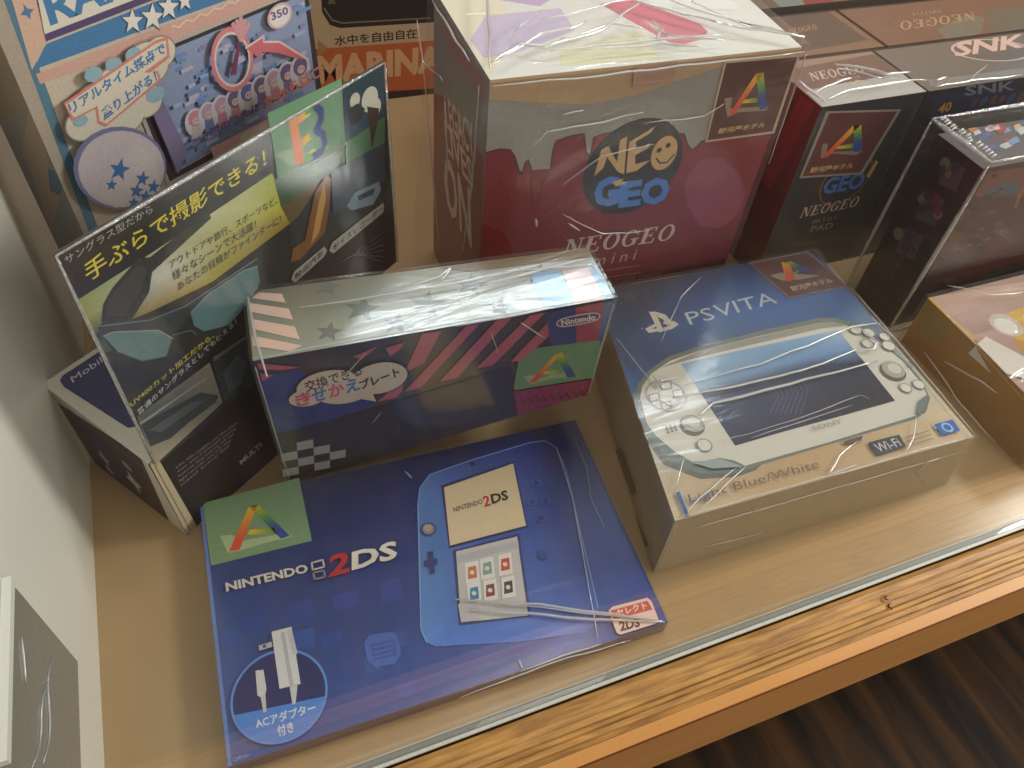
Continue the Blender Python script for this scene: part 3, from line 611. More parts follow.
def shades_pack():
    z0, z1 = .0782, .227
    a = atz(155, 465, z0); tl = atz(54, 255, z1); tr = atz(383, 62, z1)
    u = Vector((tr.x - tl.x, tr.y - tl.y, 0)); L = u.length; u.normalize(); nb = Vector((-u.y, u.x, 0))
    lean = (tl - Vector((a.x, a.y, z1))); lean.z = 0
    th = .0015
    Bf = [a, a + u * L]; Tf = [Vector((a.x, a.y, z1)) + lean, Vector((a.x, a.y, z1)) + lean + u * L]
    B = [Bf[0], Bf[1], Bf[1] + nb * th, Bf[0] + nb * th]; T = [Tf[0], Tf[1], Tf[1] + nb * th, Tf[0] + nb * th]
    r = thing('sunglasses_package', 'black and yellow sunglasses camera package leaning upright on the navy box', 'package', Vector(a), 'boxed games and consoles in the display case')
    m = MB(); m.hexa(B, T, dict(all=(70, 70, 66), front=(28, 28, 28)))
    f = Face(m, Bf[0], Bf[1], Tf[0])
    f.quadgrid([[(76, 301), (150, 254), (215, 211), (272, 173)], [(84, 318), (160, 275), (225, 235), (284, 205)], [(94, 335), (150, 312), (212, 282), (292, 222)]],
               [[(138, 150, 76), (176, 180, 150), (190, 188, 150), (160, 166, 76)], [(150, 156, 66), (196, 196, 184), (172, 168, 100), (176, 174, 66)], [(56, 64, 50), (140, 118, 56), (158, 144, 52), (132, 108, 40)]])
    f.poly([(292, 222), (280, 205), (345, 165), (384, 145), (384, 208), (300, 265)], (38, 44, 44))
    f.poly([(274, 180), (345, 148), (345, 165), (300, 194), (281, 207)], (48, 80, 52)); f.poly([(281, 207), (300, 194), (322, 178), (300, 214), (290, 224)], (88, 74, 40))
    f.text('サングラス型だから', (66, 265), (153, 212), (63, 257), (170, 168, 164), .0)
    f.text('手ぶらで撮影できる！', (88, 283), (266, 166), (82, 264), (214, 196, 60), .010, 0.0)
    # sunglasses picture
    f.poly([(209, 213), (211, 218), (152, 272), (149, 292), (130, 322), (101, 322), (103, 304), (112, 288), (138, 258), (150, 257), (200, 217)], (44, 46, 40))
    f.poly([(108, 300), (118, 286), (138, 265), (146, 268), (142, 290), (124, 315), (106, 316)], (62, 62, 52))
    f.poly([(98, 327), (104, 321), (140, 319), (170, 313), (196, 298), (258, 256), (262, 262), (236, 284), (190, 316), (178, 332), (168, 330), (112, 334), (100, 345)], (36, 48, 54))
    f.line([(100, 326), (150, 320), (185, 306), (256, 259)], .0008, (96, 110, 112))
    f.poly([(103, 336), (112, 332), (158, 330), (172, 338), (166, 356), (142, 361), (118, 352)], [(84, 118, 122), (84, 118, 122), (96, 130, 134), (80, 110, 112), (90, 122, 124), (100, 128, 126), (96, 126, 126)])
    f.poly([(190, 312), (207, 294), (240, 272), (257, 266), (260, 282), (246, 306), (228, 325), (204, 331), (194, 326)], [(80, 112, 118)] * 4 + [(70, 100, 104)] * 2 + [(84, 116, 118)] * 3)
    f.line([(103, 336), (112, 332), (158, 330), (172, 338)], .0007, (130, 146, 146)); f.line([(192, 311), (209, 293), (242, 271), (257, 266)], .0007, (120, 138, 140)); f.line([(118, 352), (142, 361), (166, 356)], .0006, (60, 78, 80))
    f.poly([(97, 342), (103, 338), (112, 350), (104, 352)], (50, 66, 70)); f.line([(172, 335), (190, 330), (196, 334)], .001, (60, 78, 84))
    f.text('アウトドアや旅行、スポーツなど、', (170, 269), (277, 203), (168, 261), (50, 46, 36), .0)
    f.text('様々なシーンで大活躍！', (173, 281), (256, 228), (171, 272), (50, 46, 36), .0); f.text('あなたの目線がファインダーに！', (178, 291), (281, 222), (176, 283), (52, 48, 34), .0)
    f.text('UV400カット加工だから、', (131, 407), (214, 337), (128.4, 402), (192, 180, 60), .01); f.text('普通のサングラスとしても使える！', (138, 415.5), (236, 324), (136, 410), (186, 186, 180), .01)
    f.poly([(136, 416), (209, 362), (222, 402), (155, 464)], [(70, 80, 76), (150, 146, 130), (130, 124, 110), (188, 172, 144)])
    f.poly([(140, 424), (200, 392), (218, 395), (215, 402), (188, 422), (170, 438), (150, 446)], (52, 60, 60)); f.poly([(148, 430), (190, 402), (205, 400), (160, 432)], (86, 94, 92)); f.line([(140, 423), (205, 378)], .0016, (160, 156, 146))
    f.poly([(211, 360), (254, 330), (270, 350), (256, 382), (223, 401)], (48, 60, 68)); f.poly([(222, 372), (236, 355), (246, 362), (240, 384), (228, 392)], (80, 98, 104))
    f.poly([(212, 357), (245, 335), (246, 338), (213, 361)], (120, 118, 108))
    # picture of a rider, statue and car
    f.poly([(341, 80), (383, 62), (384, 118), (345, 142)], (34, 60, 74)); f.poly([(345, 142), (384, 116), (384, 145), (345, 172)], (72, 110, 78))
    for q, e in (((369, 99), (377, 97)), ((354, 100), (359, 98)), ((374, 107), (380, 105))): f.disc(q, e, (196, 192, 176))
    f.poly([(346, 110), (356, 103), (364, 108), (360, 120), (350, 126)], (40, 48, 50)); f.poly([(366, 106), (378, 108), (376, 124), (371, 150), (368, 120)], (56, 44, 36))
    f.poly([(314, 192), (326, 174), (330, 178), (328, 208), (324, 232), (300, 258), (290, 262), (292, 248), (304, 240)], (112, 72, 34)); f.poly([(318, 200), (323, 184), (325, 198), (318, 232), (310, 244)], (170, 130, 70))
    f.poly([(330, 172), (350, 160), (384, 142), (384, 180), (350, 205), (332, 214)], (44, 58, 72)); f.poly([(346, 205), (354, 192), (378, 181), (380, 190), (372, 204), (350, 210)], (108, 128, 142)); f.poly([(356, 196), (374, 187), (372, 194), (358, 200)], (40, 50, 60))
    for p0, p1, t_ in (((292, 281), (325, 254), '動画撮影'), ((330, 252), (384, 210), 'ボイスレコーダー')):
        dx, dy = p1[0] - p0[0], p1[1] - p0[1]
        f.poly([(p0[0] - 2, p0[1] - 2), (p0[0] + 1, p0[1] - 10), (p1[0] - 2, p1[1] - 8), (p1[0] + (1 if p1[0] < 380 else -1), p1[1] - 4), (p1[0] - 2, p1[1] + 2), (p0[0] + 2, p0[1] + 1)], (150, 146, 138))
        f.text(t_, (p0[0] + 2, p0[1] - 1), (p1[0] - 2, p1[1] + 0), (p0[0] + 1, p0[1] - 7), (40, 40, 40), .01)
    for i in range(6): f.line([(340 + i * 3, 262 + i * 3 - i * 5), (382, 232 + i * 6)], .0005, (80, 78, 74))
    m.build('blister_card', GLOSSY, r)
    m = MB(); s = Face(m, Bf[0], Bf[1], Tf[0], .0004)
    s.poly([(267, 113), (341, 78), (345, 145), (277, 178)], [(100, 140, 108), (112, 150, 116), (104, 142, 108), (96, 134, 100)])
    s.poly([(274, 154), (292, 148), (296, 158), (330, 144), (322, 152), (290, 166)], (140, 162, 128))
    OR, YE, GR, BL = (220, 140, 70), (226, 196, 40), (90, 150, 70), (34, 62, 130)
    s.poly([(288, 120), (296, 117), (304, 162), (295, 165)], [OR, OR, (215, 110, 60), (215, 110, 60)])
    s.poly([(296, 117), (308, 107), (310, 114), (298, 124)], [OR, YE, YE, OR]); s.poly([(300, 140), (311, 130), (312, 137), (302, 147)], [OR, YE, YE, OR]); s.poly([(303, 155), (314, 148), (316, 156), (304, 162)], [OR, YE, YE, OR])
    s.line([(306, 110), (315, 106)], .0046, GR); s.line([(305, 158), (314, 155)], .0046, GR); s.line([(310, 134), (316, 131)], .0040, GR)
    s.line([(315, 106), (320, 111), (320, 120), (315, 130), (322, 134), (324, 143), (320, 151), (313, 156)], .0046, BL)
    m.build('rank_sticker', CARD, r, 'green sticker with a rainbow letter B')
    m = MB(); off = -nb * .0012
    for p, q in ((Bf[0], Tf[0]), (Tf[0], Tf[1]), (Tf[1], Bf[1])): m.tube([(p + off).lerp(q + off, i / 6) for i in range(7)], .0011, (170, 170, 165))
    m.build('package_rim', ACEDGE, r, 'clear plastic rim')
    w = MB(); q_ = [Bf[0] + off, Bf[1] + off, Tf[1] + off, Tf[0] + off]; w.poly(q_, (230, 230, 230)); w.build('clear_cover', FILM, r)
shades_pack()

def rank_box():
    e0, n0, rz, lean, wd_, dp, hh = -.0825, .460, math.radians(34.74), math.radians(2.5), .217, .062, .42
    u = Vector((math.cos(rz), math.sin(rz), 0)); nb = Vector((-math.sin(rz), math.cos(rz), 0)); v = Vector((0, 0, 1)) * math.cos(lean) + nb * math.sin(lean); d = nb
    o = Vector((e0, n0, 0)); dL = nb * .045
    B = [o, o + u * wd_, o + u * wd_ + d * dp, o + dL]; T = [p + v * hh for p in B]
    r = thing('party_game_box', 'tall pastel pink and blue game box with a TV screen print, behind the sunglasses package', 'box', o, 'boxed games and consoles in the display case')
    m = MB(); m.hexa(B, T, dict(all=(168, 154, 140), left=(122, 118, 112)))
    f = Face(m, B[0], B[1], T[0]); BLU = (72, 122, 168); CR = (196, 178, 160); PKs = (206, 150, 140)
    f.quadgrid([[(2, -12), (320, -130)], [(95, 250), (330, 120)]], [[(196, 184, 166), (196, 184, 172)], [(192, 176, 156), (180, 168, 160)]])
    f.poly([(0, -10), (9, -14), (104, 244), (94, 246)], (84, 120, 140))
    f.poly([(12, 0), (45, -15), (46, 44), (32, 70)], (206, 170, 152)); f.disc((27, 12), (34, 9), (84, 120, 160), star=4)
    f.poly([(33, 70), (46, 44), (180, -8), (310, -60), (312, -30), (250, -8), (165, 22)], BLU)
    f.poly([(36, 74), (165, 25), (312, -28), (313, -12), (170, 40), (40, 84)], (202, 160, 148))
    for i in range(18): f.line([(172 + i * 7, 26 - i * 3 + (4 if i % 2 else 0)), (179 + i * 7, 23 - i * 3 + (0 if i % 2 else 4))], .0012, (222, 190, 176))
    f.poly([(46, 41), (240, -34), (236, -100), (30, -30)], (84, 72, 110)); f.poly([(44, 34), (236, -40), (230, -100), (32, -30)], (214, 206, 194)); f.text('RANKING', (50, 26), (226, -42), (40, -7), BLU, .035)
    for q, rr in (((132, 21), 10), ((152, 17), 11), ((168, 7), 10), ((184, 0), 8)): f.disc(q, (q[0] + rr + 1.5, q[1] - 4), (104, 90, 112), star=5); f.disc(q, (q[0] + rr, q[1] - 4), (220, 214, 204), star=5)
    # television print
    f.poly([(118, 62), (312, -16), (332, 100), (168, 188)], (178, 170, 160))
    f.poly([(124, 64), (308, -12), (325, 98), (169, 181)], (56, 50, 56)); f.poly([(132, 65), (303, -6), (316, 95), (175, 172)], (140, 152, 182))
    rnd = random.Random(8)
    for i in range(110):
        x = rnd.uniform(168, 300); y0 = 51 - (x - 166) * .41; y1 = 168 - (x - 174) * .52; y = rnd.uniform(y0 + 6, y1 - 6)
        c_ = rnd.choice([(112, 142, 188), (160, 172, 200), (140, 128, 176), (186, 176, 200), (108, 134, 184)])
        w_ = rnd.uniform(5, 14); f.poly([(x, y), (x + w_, y - w_ * .45), (x + w_ + 1, y - w_ * .45 + 3), (x + 1, y + 4)], c_)
    f.poly([(140, 90), (158, 96), (184, 150), (175, 172)], (126, 116, 150))
    for i in range(9):
        x, y = 192 + i * 13, 118 - i * 6.5; hc = rnd.choice([(112, 92, 130), (196, 130, 146), (96, 104, 156), (180, 146, 166)])
        f.disc((x, y + 3), (x + 10, y - 1), (196, 192, 202), 1.15, 13)
        f.poly([(x - 4, y + 4), (x + 3, y + 1), (x + 7, y + 15), (x - 3, y + 20)], rnd.choice([(100, 118, 160), (180, 124, 140), (118, 102, 146), (184, 176, 178)])); f.disc((x, y - 1), (x + 7, y - 3.5), hc, .95, 11); f.disc((x + .8, y + 1.6), (x + 4.6, y + .2), (204, 178, 178), .8, 10)
        f.disc((x - .6, y + 1.5), (x, y + 1.4), (70, 50, 70), 1, 6); f.disc((x + 2.2, y + .6), (x + 2.8, y + .4), (70, 50, 70), 1, 6)
    f.poly([(206, 146), (300, 98), (302, 108), (210, 158)], (198, 158, 158)); f.poly([(235, 134), (262, 120), (263, 130), (238, 144)], (206, 188, 176))
    f.text('こっちのうたに', (186, 148), (256, 108), (184, 139), (104, 68, 130), .03); f.text('たからばこ', (262, 108), (318, 74), (258, 96), (200, 120, 110), .04)
    f.disc((228, 58), (248, 50), (206, 128, 128), 1.2, ring=.84); f.disc((228, 58), (245, 51), (214, 196, 196), 1.2, ring=.9)
    f.poly([(226, 70), (233, 40), (236, 41), (231, 74)], (120, 60, 92))
    f.poly([(241, 46), (259, 34), (259, 40), (275, 40), (292, 48), (304, 58), (290, 56), (272, 51), (257, 50), (255, 57)], (204, 110, 118)); f.line([(241, 46), (259, 34), (259, 40), (275, 40), (304, 58)], .0014, (216, 200, 196))
    for a_ in range(5): f.line([(236, 38), (228 + a_ * 4, 16 + abs(a_ - 2) * 3)], .003, (206, 150, 158))
    f.disc((275, 14), (287, 8), (206, 170, 176), .7); f.disc((275, 14), (285, 9), (222, 214, 210), .7); f.text('350', (267, 19), (284, 12), (265, 11), (110, 90, 140), .03)
    # cloud bubble
    for gr, cc in ((1.08, (140, 130, 118)), (1.0, (206, 198, 182))):
        for q, rr in (((78, 122), 16), ((98, 128), 14), ((120, 112), 18), ((140, 98), 16), ((92, 102), 20), ((115, 85), 22), ((142, 62), 20), ((155, 50), 14)):
            f.disc(q, (q[0] + rr * gr, q[1] - rr * gr * .4), cc, .85)
    for q, rr in (((88, 72), 9), ((108, 62), 8), ((128, 52), 8), ((75, 118), 7), ((150, 92), 9)): f.disc(q, (q[0] + rr, q[1] - 3), (142, 172, 186), .7)
    f.poly([(58, 100), (150, 38), (162, 34), (164, 55), (142, 72), (152, 68), (156, 78), (100, 124), (92, 120), (90, 106), (66, 118)], (206, 130, 116)); f.poly([(60, 102), (150, 41), (160, 38), (161, 53), (138, 70), (150, 70), (153, 77), (101, 121), (94, 118), (92, 103), (68, 115)], (214, 202, 186))
    f.text('リアルタイム採点で', (66, 112), (161, 50), (61, 101), BLU, .03); f.text('盛り上がる！', (98, 118), (152, 78), (94, 107), BLU, .03)
    # star-printed item at the bottom left of the print
    f.disc((117, 166), (160, 175), (116, 116, 152), .80); f.disc((118, 167), (158, 175), (192, 180, 182), .80); f.poly([(96, 190), (130, 140), (150, 158), (156, 190), (110, 205)], (198, 186, 186))
    for q, rr in (((114, 167), 11), ((106, 182), 6), ((137, 176), 7.5), ((148, 184), 7), ((131, 188), 7.5), ((140, 194), 7), ((128, 200), 6)): f.disc(q, (q[0] + rr, q[1] - 2), (66, 110, 166), star=5)
    # side
    l_ = Face(m, B[0], B[3], T[0])
    for q, cc in (([(2, 10), (-30, 30), (0, 120), (30, 110)], (128, 112, 92)), ([(30, 100), (60, 200), (52, 230), (22, 150)], (150, 128, 108)), ([(48, 168), (66, 178), (60, 196), (50, 190)], (70, 98, 118)), ([(8, 40), (26, 96), (14, 80)], (84, 100, 104))): l_.poly(q, cc)
    m.build('carton', CARD, r)
rank_box()

def orange_box():
    z = 0; o = Vector((.105, .795, 0)); w_, d_, h_ = .25, .08, .30
    B, T = box_pts(o.x, o.y, o.x + w_, o.y + d_, 0, h_)
    r = thing('toy_box', 'orange and black water toy box standing furthest back, left of the white and red box', 'box', o, 'boxed games and consoles in the display case')
    m = MB(); m.hexa(B, T, dict(all=(150, 80, 36)))
    f = Face(m, B[0], B[1], T[0])
    f.poly([(300, 48), (470, 38), (470, 92), (300, 106)], (172, 86, 40)); f.poly([(300, 97), (470, 86), (470, 100), (300, 106)], (40, 24, 18))
    f.poly([(300, -60), (470, -60), (470, 38), (300, 50)], (176, 150, 118)); f.poly([(318, -50), (470, -55), (470, 20), (340, 28), (330, 25), (322, 12)], (30, 26, 26)); f.line([(324, 8), (332, 20), (342, 23), (430, 18)], .0015, (120, 104, 84))
    f.poly([(330, -10), (336, 4), (328, 4)], (88, 90, 76))
    f.text('水中を自由自在', (335, 46), (417, 38), (334, 36), (44, 34, 28), .015)
    f.poly([(318, 40), (328, 48), (318, 58)], (160, 110, 80))
    f.text('MARINA', (318, 84), (442, 72), (316, 56), (196, 150, 108), .05)
    m.build('carton', CARD, r)
orange_box()

def neo_box():
    zt = .225
    T0, T1 = atz(490, 80, zt), atz(802, 47, zt); u = (T1 - T0).normalized(); nb = Vector((-u.y, u.x, 0)); D = .118
    T3 = atz(434, -11, zt); D = (T3 - T0).length; T = [T0, T1, T1 + (atz(750, 0, zt) - T1).normalized() * D, T3]; B = [Vector((p.x, p.y, 0)) for p in T]
    r = thing('mini_arcade_box', 'large white and crimson NEOGEO mini box in loose clear film, tallest box', 'box', sum(B, Vector()) / 4, 'boxed games and consoles in the display case')
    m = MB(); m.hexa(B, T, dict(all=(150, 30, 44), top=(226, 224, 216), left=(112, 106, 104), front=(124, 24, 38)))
    t = Face(m, T[0], T[1], T[2])
    t.poly([(440, 0), (490, 78), (500, 60), (520, 30), (500, 0), (480, -20)], (232, 222, 196)); t.poly([(470, 40), (486, 16), (560, 8), (575, 30), (520, 52), (484, 58)], (205, 190, 214)); t.poly([(560, 50), (640, 30), (660, 60), (560, 66)], (228, 222, 190))
    t.poly([(636, 0), (700, 24), (708, 32), (700, 40), (676, 46), (640, 26), (600, 4)], (214, 122, 136)); t.poly([(500, 0), (530, -10), (560, -6), (540, 6)], (196, 170, 210)); t.poly([(600, -20), (720, -16), (740, 10), (660, 8)], (232, 232, 228))
    f = Face(m, T[0], T[1], B[0])
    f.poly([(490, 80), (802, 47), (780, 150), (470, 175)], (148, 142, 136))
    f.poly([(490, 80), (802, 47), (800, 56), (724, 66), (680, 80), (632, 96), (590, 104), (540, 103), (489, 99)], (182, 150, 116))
    f.poly([(490, 80), (802, 47), (801.6, 49), (490, 83)], (206, 170, 130))
    drip = [(474, 158), (480, 157), (488, 152), (500, 149), (510, 150), (515, 157), (519, 172), (522, 175), (525, 163), (528, 160), (531, 168), (531.5, 198), (536, 205), (540, 197), (543, 182), (550, 172), (553, 150), (556, 141), (570, 136), (584, 134), (586, 152), (590, 156), (594, 137), (607, 133), (640, 130), (684, 134), (688, 146), (692, 150), (697, 146), (702, 141), (712, 141), (740, 136), (783, 130)]
    f.poly(drip + [(730, 330), (455, 330)], [(126, 30, 46)] * len(drip) + [(98, 24, 36)] * 2)
    f.line(drip, .0012, (82, 30, 38)); f.poly([(484, 200), (500, 170), (512, 200), (505, 250), (485, 260)], (118, 16, 26))
    f.poly([(690, 172), (704, 158), (722, 158), (738, 172), (745, 192), (738, 214), (720, 228), (700, 226), (688, 206), (684, 186)], (136, 58, 78))
    c_ = (633, 168)
    f.disc(c_, (583.5, 173), (30, 30, 38), 1.0, 40)
    f.text('G', (593, 208), (618, 205), (595, 178), (66, 118, 196), .05); f.text('E', (618, 208), (640, 205), (620, 182), (66, 118, 196), .05); f.text('O', (640, 207), (668, 202), (642, 180), (66, 118, 196), .05)
    OC = (202, 162, 112)
    f.poly([(594, 176), (601, 150), (608, 146), (617, 162), (620, 140), (627, 136), (624, 174), (618, 172), (607, 157), (603, 168)], OC)
    f.poly([(629, 142), (655, 126), (650, 133), (636, 141), (636, 149), (650, 143), (648, 148), (635, 155), (635, 164), (650, 160), (636, 171), (626, 173)], OC)
    f.disc((664, 153), (677, 150), OC, 1.35); f.disc((659, 150), (661.5, 150), (30, 30, 38), 1, 10); f.disc((668, 145), (670.5, 145), (30, 30, 38), 1, 10); f.line([(656, 158), (660, 163), (667, 162), (674, 154)], .0012, (30, 30, 38))
    f.poly([(612, 182), (624, 178), (618, 180), (628, 182), (616, 186)], (206, 170, 110))
    f.text('NEOGEO', (562, 256), (673, 239), (563, 240), (198, 172, 160), .02, .1); f.text('mini', (592, 266), (636, 259), (593, 256), (176, 140, 132), .0, .2, spacing=1.5)
    f.line([(606, 270), (640, 265)], .0008, (160, 110, 104)); f.line([(590, 280), (640, 272)], .0008, (150, 100, 96)); f.text('PLUG & PLAY GAME CONSOLE', (590, 286), (660, 276), (590, 282), (170, 120, 112))
    l_ = Face(m, T[0], T[3], B[0])
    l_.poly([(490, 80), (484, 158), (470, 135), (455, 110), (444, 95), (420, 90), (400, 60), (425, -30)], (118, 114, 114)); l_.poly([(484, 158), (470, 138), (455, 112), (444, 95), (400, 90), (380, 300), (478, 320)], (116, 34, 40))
    l_.poly([(440, 10), (470, 60), (488, 84), (482, 100), (450, 50)], (140, 96, 94))
    for t_, p0, p1, pt in (('LEGACY', (447, 128), (475, 160), (444, 94)), ('LIVES', (447, 150), (474, 192), (444, 120)), ('ON', (446, 208), (472, 250), (443, 150))): l_.text(t_, p0, p1, pt, (190, 172, 158), .02)
    m.build('carton', CARD, r)
    m = MB(); s = Face(m, T[0], T[1], B[0], .0004)
    s.poly([(724, 61), (800, 54), (774, 133), (705, 142)], (190, 166, 140)); s.poly([(726, 63), (797, 56.5), (772, 131), (707, 140)], MAROON)
    s.poly([(724, 98), (732, 97), (730, 108), (768, 106), (766, 110), (738, 112), (727, 117)], (150, 130, 112))
    s.rainbow_a((756, 73), (763, 72), (728, 115), (735, 113), (759, 110), (767, 108), (741, 100), (757, 97), (758, 102), RB)
    s.text('駿河屋ホテル', (717, 134), (764, 127), (719, 128), GOLD, .02)
    m.build('rank_sticker', CARD, r, 'maroon sticker with a rainbow letter A')
    m = MB(); s = Face(m, T[0], T[1], B[0], .0008); s.poly([(634, 66), (676, 61), (675, 80), (632, 85)], (188, 148, 130)); s.poly([(636, 69), (674, 64), (673.5, 78), (635, 82)], (178, 140, 124))
    m.build('tape_tab', GLOSSY, r, 'square of clear tape')
    sl = [Vector((-.022, .010, 0)), Vector(), Vector(), Vector((-.020, 0, 0))]; w = wrap_mesh([p + q * .8 for p, q in zip(B, sl)], [p + q * .0 for p, q in zip(T, sl)], .0030, .0018, 22, 21, bulge=.0006); wn_, wm_ = 'loose_wrap', BAG; t2 = Face(w, T[0], T[1], T[2]); f2 = Face(w, T[0], T[1], B[0]); l2 = Face(w, T[0], T[3], B[0])
    for px, rr in (([(490, 80), (488, 30), (486, -10)], .0012), ([(492, 74), (520, 55), (545, 58), (600, 40), (640, 10)], .0014), ([(550, 62), (600, 55), (650, 50), (720, 44)], .0013), ([(500, 70), (540, 45), (570, 38), (585, 30)], .0012), ([(560, 50), (610, 33), (640, 38)], .0010), ([(800, 46), (720, 34), (640, 12), (600, -2)], .0011), ([(800, 46), (700, 22), (630, -6)], .0010), ([(800, 45), (745, 36), (690, 12), (700, -4)], .0008),
                   ([(640, 30), (665, 46), (720, 50)], .0012), ([(580, 60), (660, 54), (700, 56)], .0012), ([(650, 30), (660, 40), (655, 50), (668, 48)], .0014), ([(540, 30), (610, 14), (640, 4)], .0007), ([(505, 62), (515, 40), (540, 20)], .0008)):
        t2.tub(w, px, rr, .0062, 6, .0012)
    for px, rr in (([(530, 140), (545, 126), (600, 118), (640, 108)], .0007), ([(490, 82), (650, 65), (800, 48)], .0008), ([(560, 180), (600, 150), (650, 140)], .0005), ([(802, 50), (785, 100), (765, 160)], .0007), ([(640, 118), (700, 112), (720, 100)], .0005), ([(560, 210), (600, 230), (650, 225)], .0004), ([(560, 110), (580, 106)], .0007), ([(533, 215), (534, 222)], .0009), ([(566, 219), (577, 226)], .0008)): f2.tub(w, px, rr, .0052, 6, .0010)
    for px, rr in (([(478, 60), (440, 0)], .0009), ([(488, 84), (480, 180), (470, 250)], .0007), ([(430, 60), (440, 180), (445, 240)], .0007), ([(452, 100), (456, 200)], .0006), ([(425, 20), (430, 60), (450, 80)], .0007)): l2.tub(w, px, rr, .0052, 6, .0012)
    w.build(wn_, (wm_, CREASE), r, 'clear film with bright folds')
neo_box()

def pad_box():
    zt = .168; B, T = box_pts(.430, .414, .5305, .482, 0, zt)
    r = thing('controller_box', 'black and red NEOGEO mini PAD box with a maroon sticker, right of the tallest box', 'box', Vector((.48, .445, 0)), 'boxed games and consoles in the display case')
    m = MB(); m.hexa(B, T, dict(all=(38, 38, 42), top=(150, 120, 100), left=(112, 32, 40)))
    t = Face(m, T[0], T[1], T[2])
    t.poly([(823, 107), (928, 91), (905, 70), (860, 76), (806, 92)], (176, 172, 166)); t.poly([(794, 84), (786, 70), (885, 52), (908, 72), (806, 90)], (112, 78, 66))
    t.text('NEOGEO', (812, 81), (866, 72), (808, 73), (206, 186, 168), .02); t.text('mini', (838, 82), (860, 78), (836, 79), (190, 160, 140)); t.text('PAD', (846, 88), (863, 84), (844, 83), (196, 170, 150), .02)
    f = Face(m, T[0], T[1], B[0])
    f.poly([(823, 109), (829, 108), (745, 262), (738, 262)], (64, 66, 68)); f.poly([(806, 180), (862, 175), (858, 190), (800, 196)], (48, 40, 44))
    f.disc((846, 180), (822, 183), (120, 80, 60), 1, 30); f.disc((846, 180), (823.5, 183), (34, 34, 42), 1, 30)
    f.text('GEO', (822, 195), (862, 188), (826, 178), (60, 108, 180), .03, .1)
    f.text('NEOGEO', (799, 218), (857, 206), (802, 208), (200, 172, 142), .02, .1); f.text('mini', (812, 224), (836, 219), (813, 219), (150, 130, 112), .0, .1, spacing=1.4); f.text('PAD', (810, 232), (832, 228), (812, 226), (150, 130, 112), .01)
    f.line([(790, 245), (840, 238)], .0006, (100, 90, 80)); f.poly([(866, 176), (876, 160), (878, 162), (869, 178)], (190, 150, 60)); 
    f.poly([(888, 190), (893, 180), (898, 178), (893, 184), (890, 198), (885, 206)], (196, 150, 60)); f.disc((893, 165), (897, 164), (130, 50, 60)); f.disc((904, 140), (908, 139), (90, 60, 84))
    f.poly([(912, 110), (925, 94), (908, 130), (880, 190), (872, 200)], (62, 56, 60))
    l_ = Face(m, T[0], T[3], B[0]); l_.poly([(800, 95), (815, 105), (770, 190), (760, 180)], (146, 44, 52))
    m.build('carton', CARD, r)
    m = MB(); s = Face(m, T[0], T[1], B[0], .0004)
    s.poly([(826, 111), (901, 109), (862, 174), (799, 178)], (150, 138, 128)); s.poly([(829, 113), (897, 111), (860, 172), (802, 176)], (96, 46, 48))
    s.poly([(822, 144), (828, 143), (826, 152), (862, 150), (856, 155), (832, 153), (820, 158)], (140, 118, 110))
    s.rainbow_a((853, 125), (861, 124), (821, 158), (828, 156), (854, 152), (862, 150), (838, 146), (853, 143), (853, 148), RB)
    s.text('駿河屋ホテル', (809, 173), (852, 168), (811, 167), GOLD, .02)
    m.build('rank_sticker', CARD, r, 'maroon sticker with a rainbow letter A')
    w = wrap_mesh(B, T, .0014, .0018, 14, 31); wn_, wm_ = 'shrink_wrap', FILM; t2 = Face(w, T[0], T[1], T[2])
    for px, rr in (([(834, 68), (860, 72), (885, 78), (908, 76)], .0016), ([(836, 72), (880, 82)], .0010), ([(825, 104), (850, 94), (890, 86), (925, 84)], .0012), ([(796, 84), (810, 96), (824, 106)], .0013), ([(812, 98), (840, 84), (850, 82)], .0009)): t2.tub(w, px, rr, .0032, 6, .001)
    w.build(wn_, (wm_, CREASE), r, 'clear film with bright folds')
pad_box()

def snk_box():
    zt = .168; B, T = box_pts(.5335, .414, .76, .482, 0, zt)
    r = thing('anniversary_console_box', 'black box with a 40th mark and SNK on its top, behind the clear acrylic case', 'box', Vector((.64, .445, 0)), 'boxed games and consoles in the display case')
    m = MB(); m.hexa(B, T, dict(all=(40, 40, 50), top=(104, 96, 92)))
    t = Face(m, T[0], T[1], T[2])
    t.disc((992, 50), (1030, 48), (206, 180, 172), .5, 36); t.disc((992, 50), (1027, 48), (92, 84, 84), .5, 36)
    t.text('SNK', (955, 57), (1027, 47), (952, 43), (216, 180, 168), .035, .2); t.poly([(930, 86), (928, 80), (1040, 66), (1042, 74)], (130, 126, 122))
    f = Face(m, T[0], T[1], B[0])
    f.text('40', (935, 116), (950, 112), (938, 105), (190, 140, 60), .04); f.text('TH', (951, 110), (957, 108), (952, 104), (190, 140, 60), .02)
    f.poly([(932, 96), (1040, 84), (1040, 108), (960, 116), (930, 120)], (44, 48, 72)); f.text('40', (937, 114), (950, 111), (940, 104), (190, 140, 60), .04); f.text('SNK', (965, 96), (1015, 90), (965, 86), (110, 112, 128), .02)
    for i in range(8): f.disc((975 + i * 9, 102 - i), (979 + i * 9, 101 - i), [(80, 60, 90), (60, 80, 120), (100, 70, 60)][i % 3])
    m.build('carton', GLOSSY, r)
    w = wrap_mesh(B, T, .0012, .0018, 14, 41); wn_, wm_ = 'shrink_wrap', FILM; t2 = Face(w, T[0], T[1], T[2])
    for px, rr in (([(933, 90), (970, 84), (1020, 78)], .0008), ([(935, 84), (945, 80)], .0010), ([(985, 68), (975, 76), (968, 84)], .0004)): t2.tub(w, px, rr, .0028, 6, .001)
    w.build(wn_, (wm_, CREASE), r, 'clear film with bright folds')
snk_box()

